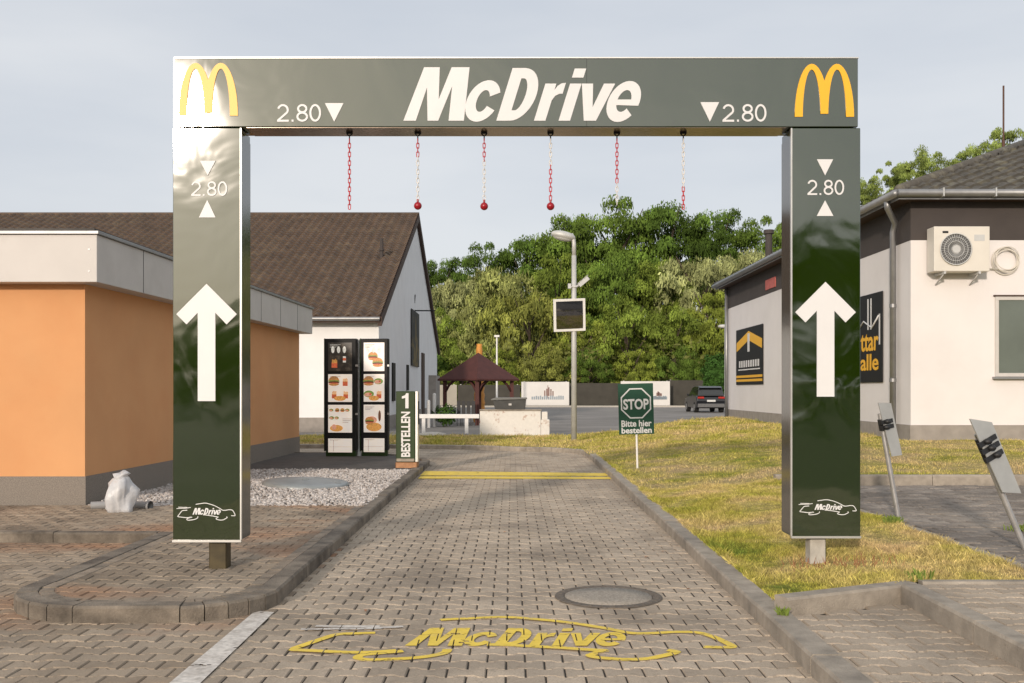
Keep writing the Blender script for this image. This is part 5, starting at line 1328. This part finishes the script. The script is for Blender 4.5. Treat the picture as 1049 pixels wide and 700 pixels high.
# ------------------------------------------------------------------ hill and trees
def hill():
    vs, fs = [], []; X = np.linspace(-260, 260, 53); Y = np.concatenate([np.linspace(92, 180, 23), np.linspace(190, 420, 12)])
    for j, y in enumerate(Y):
        for i, x in enumerate(X):
            z = 11*float(sm((y-93)/70.0))*(1+.12*math.sin(x*.05)) ; vs.append((x, y, z-.05))
    n = len(X)
    for j in range(len(Y)-1):
        for i in range(n-1): fs.append((j*n+i, j*n+i+1, (j+1)*n+i+1, (j+1)*n+i))
    struct(link('hill', np_mesh('hill', np.array(vs), np.array(fs), 'undergrowth', smooth=True)))
M['undergrowth'] = mat('undergrowth', (.045, .055, .018), .95, var=.4, nscale=.8)
hill()
def hz(y): return 11*float(sm((y-93)/70.0))
TN = []
def proto_crown(seed, nclump, nleaf, leaf, clump, kind):
    """unit crown: radius 1, from z=0 to z=1 (height), irregular outline from clumps"""
    g = np.random.default_rng(seed); C_ = []
    while len(C_) < nclump:
        q = g.uniform(-1, 1, 3); rr3 = np.linalg.norm(q)
        if rr3 > 1 or rr3 < .45: continue
        k = 1+.22*mnoise.noise(Vector(q*1.6+seed*3.1)); taper = 1.0 if q[2] < 0 else 1
        C_.append(q*k)
    C_ = np.array(C_); rc = clump*g.uniform(.6, 1.4, nclump)
    idx = g.integers(0, nclump, nleaf); d = g.normal(0, 1, (nleaf, 3)); d /= np.linalg.norm(d, axis=1)[:, None]
    d[:, 2] = np.where(d[:, 2] < -.3, -d[:, 2]*.6, d[:, 2])
    TN.append((g.uniform(.62, 1.38, nclump))[idx])
    p = C_[idx]+d*(rc[idx]*g.uniform(.35, 1.0, nleaf)**.5)[:, None]
    if kind == 'w':
        p[:, 2] -= g.exponential(.05, nleaf)
    p[:, 2] = (p[:, 2]+1)/2
    dd = d+.5*C_[idx]; dd /= np.linalg.norm(dd, axis=1)[:, None]
    # leaf quads in a space where z is halved: compensate by building after scaling
    return p, dd, leaf, g
def crown_mesh(seed, nclump, nleaf, leaf, clump, kind):
    p, d, lf, g = proto_crown(seed, nclump, nleaf, leaf, clump, kind)
    return leaf_quads(p, d, lf, g, droop=.5 if kind == 'w' else 0.0, tone=TN.pop())
PRO = {'d': [crown_mesh(s, 75, 24000, .021, .235, 'd') for s in (31, 32, 33)],
       'w': [crown_mesh(s, 90, 16000, .034, .19, 'w') for s in (41, 42)],
       'y': [crown_mesh(s, 85, 20000, .021, .19, 'y') for s in (51, 52, 53)]}
def trunk_mesh():
    mb = MB(); mb.tube([(0,0,-.1),(.01,0,.3),(-.02,.02,.62)], [.045,.035,.022], 8)
    g = random.Random(9)
    for k in range(9):
        a = g.uniform(0, 2*PI); z = .25+.05*k; mb.tube([(0,0,z),(.25*math.cos(a),.25*math.sin(a),z+.12),(.55*math.cos(a),.55*math.sin(a),z+.28)], [.02,.012,.005], 6)
    me = bpy.data.meshes.new('trunk'); me.from_pydata(mb.v, [], mb.f); me.materials.append(M['bark']); return me
TRUNK = trunk_mesh()
trng = random.Random(17); cnt = {'d':0,'w':0,'y':0}
def tree(px, ptop, pw, Z, kind, colr, label, zb=None, name=None, low=.02, group='trees on the wooded hill'):
    x = (px-524.5)/F*Z; top = 1.43+(400-ptop)/F*Z; zb = hz(Z) if zb is None else zb; rad = pw/2/F*Z*1.22; H = top-zb
    r = empty(name or {'d':'broadleaf_tree','w':'willow_tree','y':'young_tree'}[kind], label, 'tree', (x, Z, zb), 0, group)
    c = link('crown', PRO[kind][cnt[kind] % len(PRO[kind])], r); cnt[kind] += 1
    low = max(low, 1-2.5*rad/H); c.location = (0, 0, H*low); c.scale = (rad, rad, H*(1-low)*.94); c.rotation_euler = (0, 0, trng.uniform(0, 6.28)); c.color = (*colr, 1)
    t_ = link('trunk', TRUNK, r); t_.scale = (rad*.9, rad*.9, H); t_.rotation_euler = (0,0,trng.uniform(0, 6.28))
    return r
dk = (.075, .125, .022); dk2 = (.10, .155, .026); md = (.135, .18, .030); wl2 = (.27, .29, .12); wl3 = (.23, .25, .08); yl = (.165, .20, .032); yl2 = (.205, .22, .050)
T = [
 (452,262,46,128,'d',dk,'small dark tree at the skyline left end touching the white gable'),
 (495,250,56,128,'d',dk,'dark skyline tree above the gazebo'),
 (540,238,66,126,'d',dk,'dark skyline tree left of the lamp head'),
 (586,214,80,126,'d',dk2,'large dark skyline tree directly behind the lamp head'),
 (634,204,84,126,'d',dk2,'tall rounded dark tree at the crest, right of the lamp head'),
 (684,202,82,126,'d',dk,'tallest dark skyline tree, below the rightmost hanging chain'),
 (732,212,64,126,'d',dk,'dark skyline tree midway between crest and right gate leg'),
 (778,224,60,124,'d',dk2,'dark skyline tree touching the inner edge of the right gate leg'),
 (826,222,70,124,'d',dk,'dark skyline tree mostly hidden behind the right gate leg'),
 (408,262,60,128,'d',dk,'dark tree mostly hidden behind the white gable'),
 (468,276,62,114,'w',wl2,'grey green willow low at the left end of the wood'),
 (518,268,80,112,'w',wl3,'broad olive willow above the thin far lamp post'),
 (572,262,74,114,'d',md,'mid green tree behind the mirror pole top'),
 (622,256,78,113,'d',dk2,'dense green tree right of the security camera'),
 (672,262,66,112,'d',md,'mid green tree above the stop sign'),
 (716,252,78,110,'w',wl2,'big pale willow in the right half of the wood'),
 (766,250,70,110,'w',wl2,'pale willow beside the far corner of the white house'),
 (812,262,70,110,'w',wl3,'olive willow hidden by the right gate leg'),
 (446,318,56,99,'d',md,'green tree beside the lower white gable edge'),
 (488,322,62,99,'w',wl3,'olive bushy tree right behind the gazebo'),
 (542,288,80,98,'w',yl2,'tall yellowish willow between gazebo and mirror'),
 (596,322,66,98,'y',yl,'yellow green tree behind the square mirror'),
 (642,302,78,98,'y',md,'bright green tree right above the stop sign panel'),
 (692,318,66,97,'y',md,'green tree left of the clipped round bush'),
 (730,290,66,98,'y',yl,'bright yellow green tree above the black car'),
 (776,300,70,97,'y',yl,'yellow green tree behind the dark banded house corner'),
 (424,330,54,99,'d',dk,'dark tree hidden behind the lower gable edge'),
]
for a in T: tree(*a)
fr2 = [(440,352,44,'d',dk,'dark shrub beside the gable foot'),(474,356,44,'y',md,'green shrub left of the gazebo apex'),(512,350,48,'y',yl,'yellowish shrub right of the gazebo apex'),
 (556,352,50,'y',yl2,'yellow green shrub above the skyline banner'),(604,356,50,'y',dk2,'dark green shrub right of the lamp pole'),(650,352,52,'y',yl,'yellowish shrub directly above the stop sign'),
 (694,354,46,'y',dk2,'green shrub above the dark fabric panel left of the car')]
for px, pt_, pw, kd, cc, lab in fr2: tree(px, pt_, pw, 91.5, kd, cc, lab, zb=0, name='shrub', low=-.15, group='shrubs along the far fence')
leafball('clipped_bush', ((736-524.5)/F*80, 80, 2.6), 1.35, 1.7, 9000, 8, (.045,.10,.02), .09, 'clipped round dark green bush between black car and white house', 'bush')
# undergrowth between the trees of the hill: uncountable
g = np.random.default_rng(77); n = 26000
x = g.uniform(-22, 36, n); y = g.uniform(90, 124, n); z = np.array([hz(b) for b in y])+g.uniform(0, 1, n)**1.3*4.5*(1+.5*np.sin(x*.8+y*.5)); d = g.normal(0, 1, (n, 3)); d[:, 1] -= 1; d /= np.linalg.norm(d, axis=1)[:, None]
o = link('hill_scrub', leaf_quads(np.stack([x, y, z], 1), d, .24, g)); o.color = (.13, .14, .04, 1); tag(o, 'dense low scrub filling the foot of the wooded hill', 'scrub'); struct(o, 'stuff')
# poplars behind the white house
for px, pt_, pw, lab in ((884,182,40,'light green tree top just right of the right gate leg'),(912,164,42,'taller light green tree top behind the house eave'),(946,152,50,'light green tree top behind the rising hip of the house roof'),(985,150,44,'yellowish tree top touching the house roof'),(1038,124,60,'tree top behind the rooftop mast')):
    tree(px, pt_, pw, 62, 'y', (.19, .24, .06), lab, zb=0, group='tree tops behind the white house')
# trees across the street behind the viewer: they are what the glossy gate mirrors
def back_tree(x, y, top, w, label):
    r = empty('broadleaf_tree', label, 'tree', (x, y, 0), 0, 'trees across the street mirrored in the gate')
    c = link('crown', PRO['d'][trng.randrange(3)], r); c.scale = (w, w, top); c.rotation_euler = (0,0,trng.uniform(0,6)); c.color = (*dk, 1)
    t_ = link('trunk', TRUNK, r); t_.scale = (w, w, top)
for x, y, top, w in ((-36,-58,5.6,6),(-26,-58,6.4,6.5),(-16,-58,6.8,6.5),(-6,-58,7.6,6.5),(4,-58,8.4,7),(14,-58,10.0,7),(24,-58,13.0,8),(34,-58,15.0,8),(44,-58,14.0,8)):
    back_tree(x, y, top, w, 'dark tree across the street, mirrored in the glossy gate')
# ------------------------------------------------------------------ small things that age the place
def litter():
    g = random.Random(3); k = 0
    for i in range(12):
        x, y = g.choice([(g.uniform(-1.55, -1.3), g.uniform(6, 18)), (g.uniform(1.25, 1.5), g.uniform(5.5, 18)), (g.uniform(-5.5, -1.8), g.uniform(4.5, 11)), (g.uniform(-1.3, 1.3), g.uniform(4.9, 12))])
        z = .105 if in_island(x, y) else .006
        mb = MB(); a = g.uniform(0, 6.28); s = g.uniform(.012, .026); ca, sa = math.cos(a), math.sin(a)
        pts = [(-1, 0, 0), (-.3, -.5, .25), (.5, -.4, .2), (1.1, 0, .05), (.5, .45, .3), (-.3, .5, .15)]
        mb.add([(x+s*(p*ca-q*sa), y+s*(p*sa+q*ca), z+s*r) for p, q, r in pts], [(0, 1, 2, 3, 4, 5)])
        o = mb.build('fallen_leaf', 'dryweed'); tag(o, 'small curled dry leaf lying on the paving', 'leaf', 'dry leaves scattered on the paving')
litter()
for i, (x, y, lab) in enumerate(((2.7, 6.62, 'grass tuft hanging over the raised kerb corner'),)):
    tuft(x, y,   .17, 30, .08, .10, 60+i, 'weed', lab)
def reddish_tuft():
    g = random.Random(8); mb = MB()
    for i in range(90):
        x, y = 2.30+g.gauss(.12, .22), 7.35+g.gauss(0, .12); h = g.uniform(.03, .10); a = g.uniform(0, 6.28); z = float(gh(x, y)); w = .003
        mb.add([(x-w, y, z), (x+w, y, z), (x+h*.5*math.cos(a), y+h*.5*math.sin(a), z+h)], [(0, 1, 2)])
    struct(tag(mb.build('dry_weeds', 'dryweed'), 'reddish dry weeds round the concrete foot of the right gate leg', 'weeds'), 'stuff')
reddish_tuft()
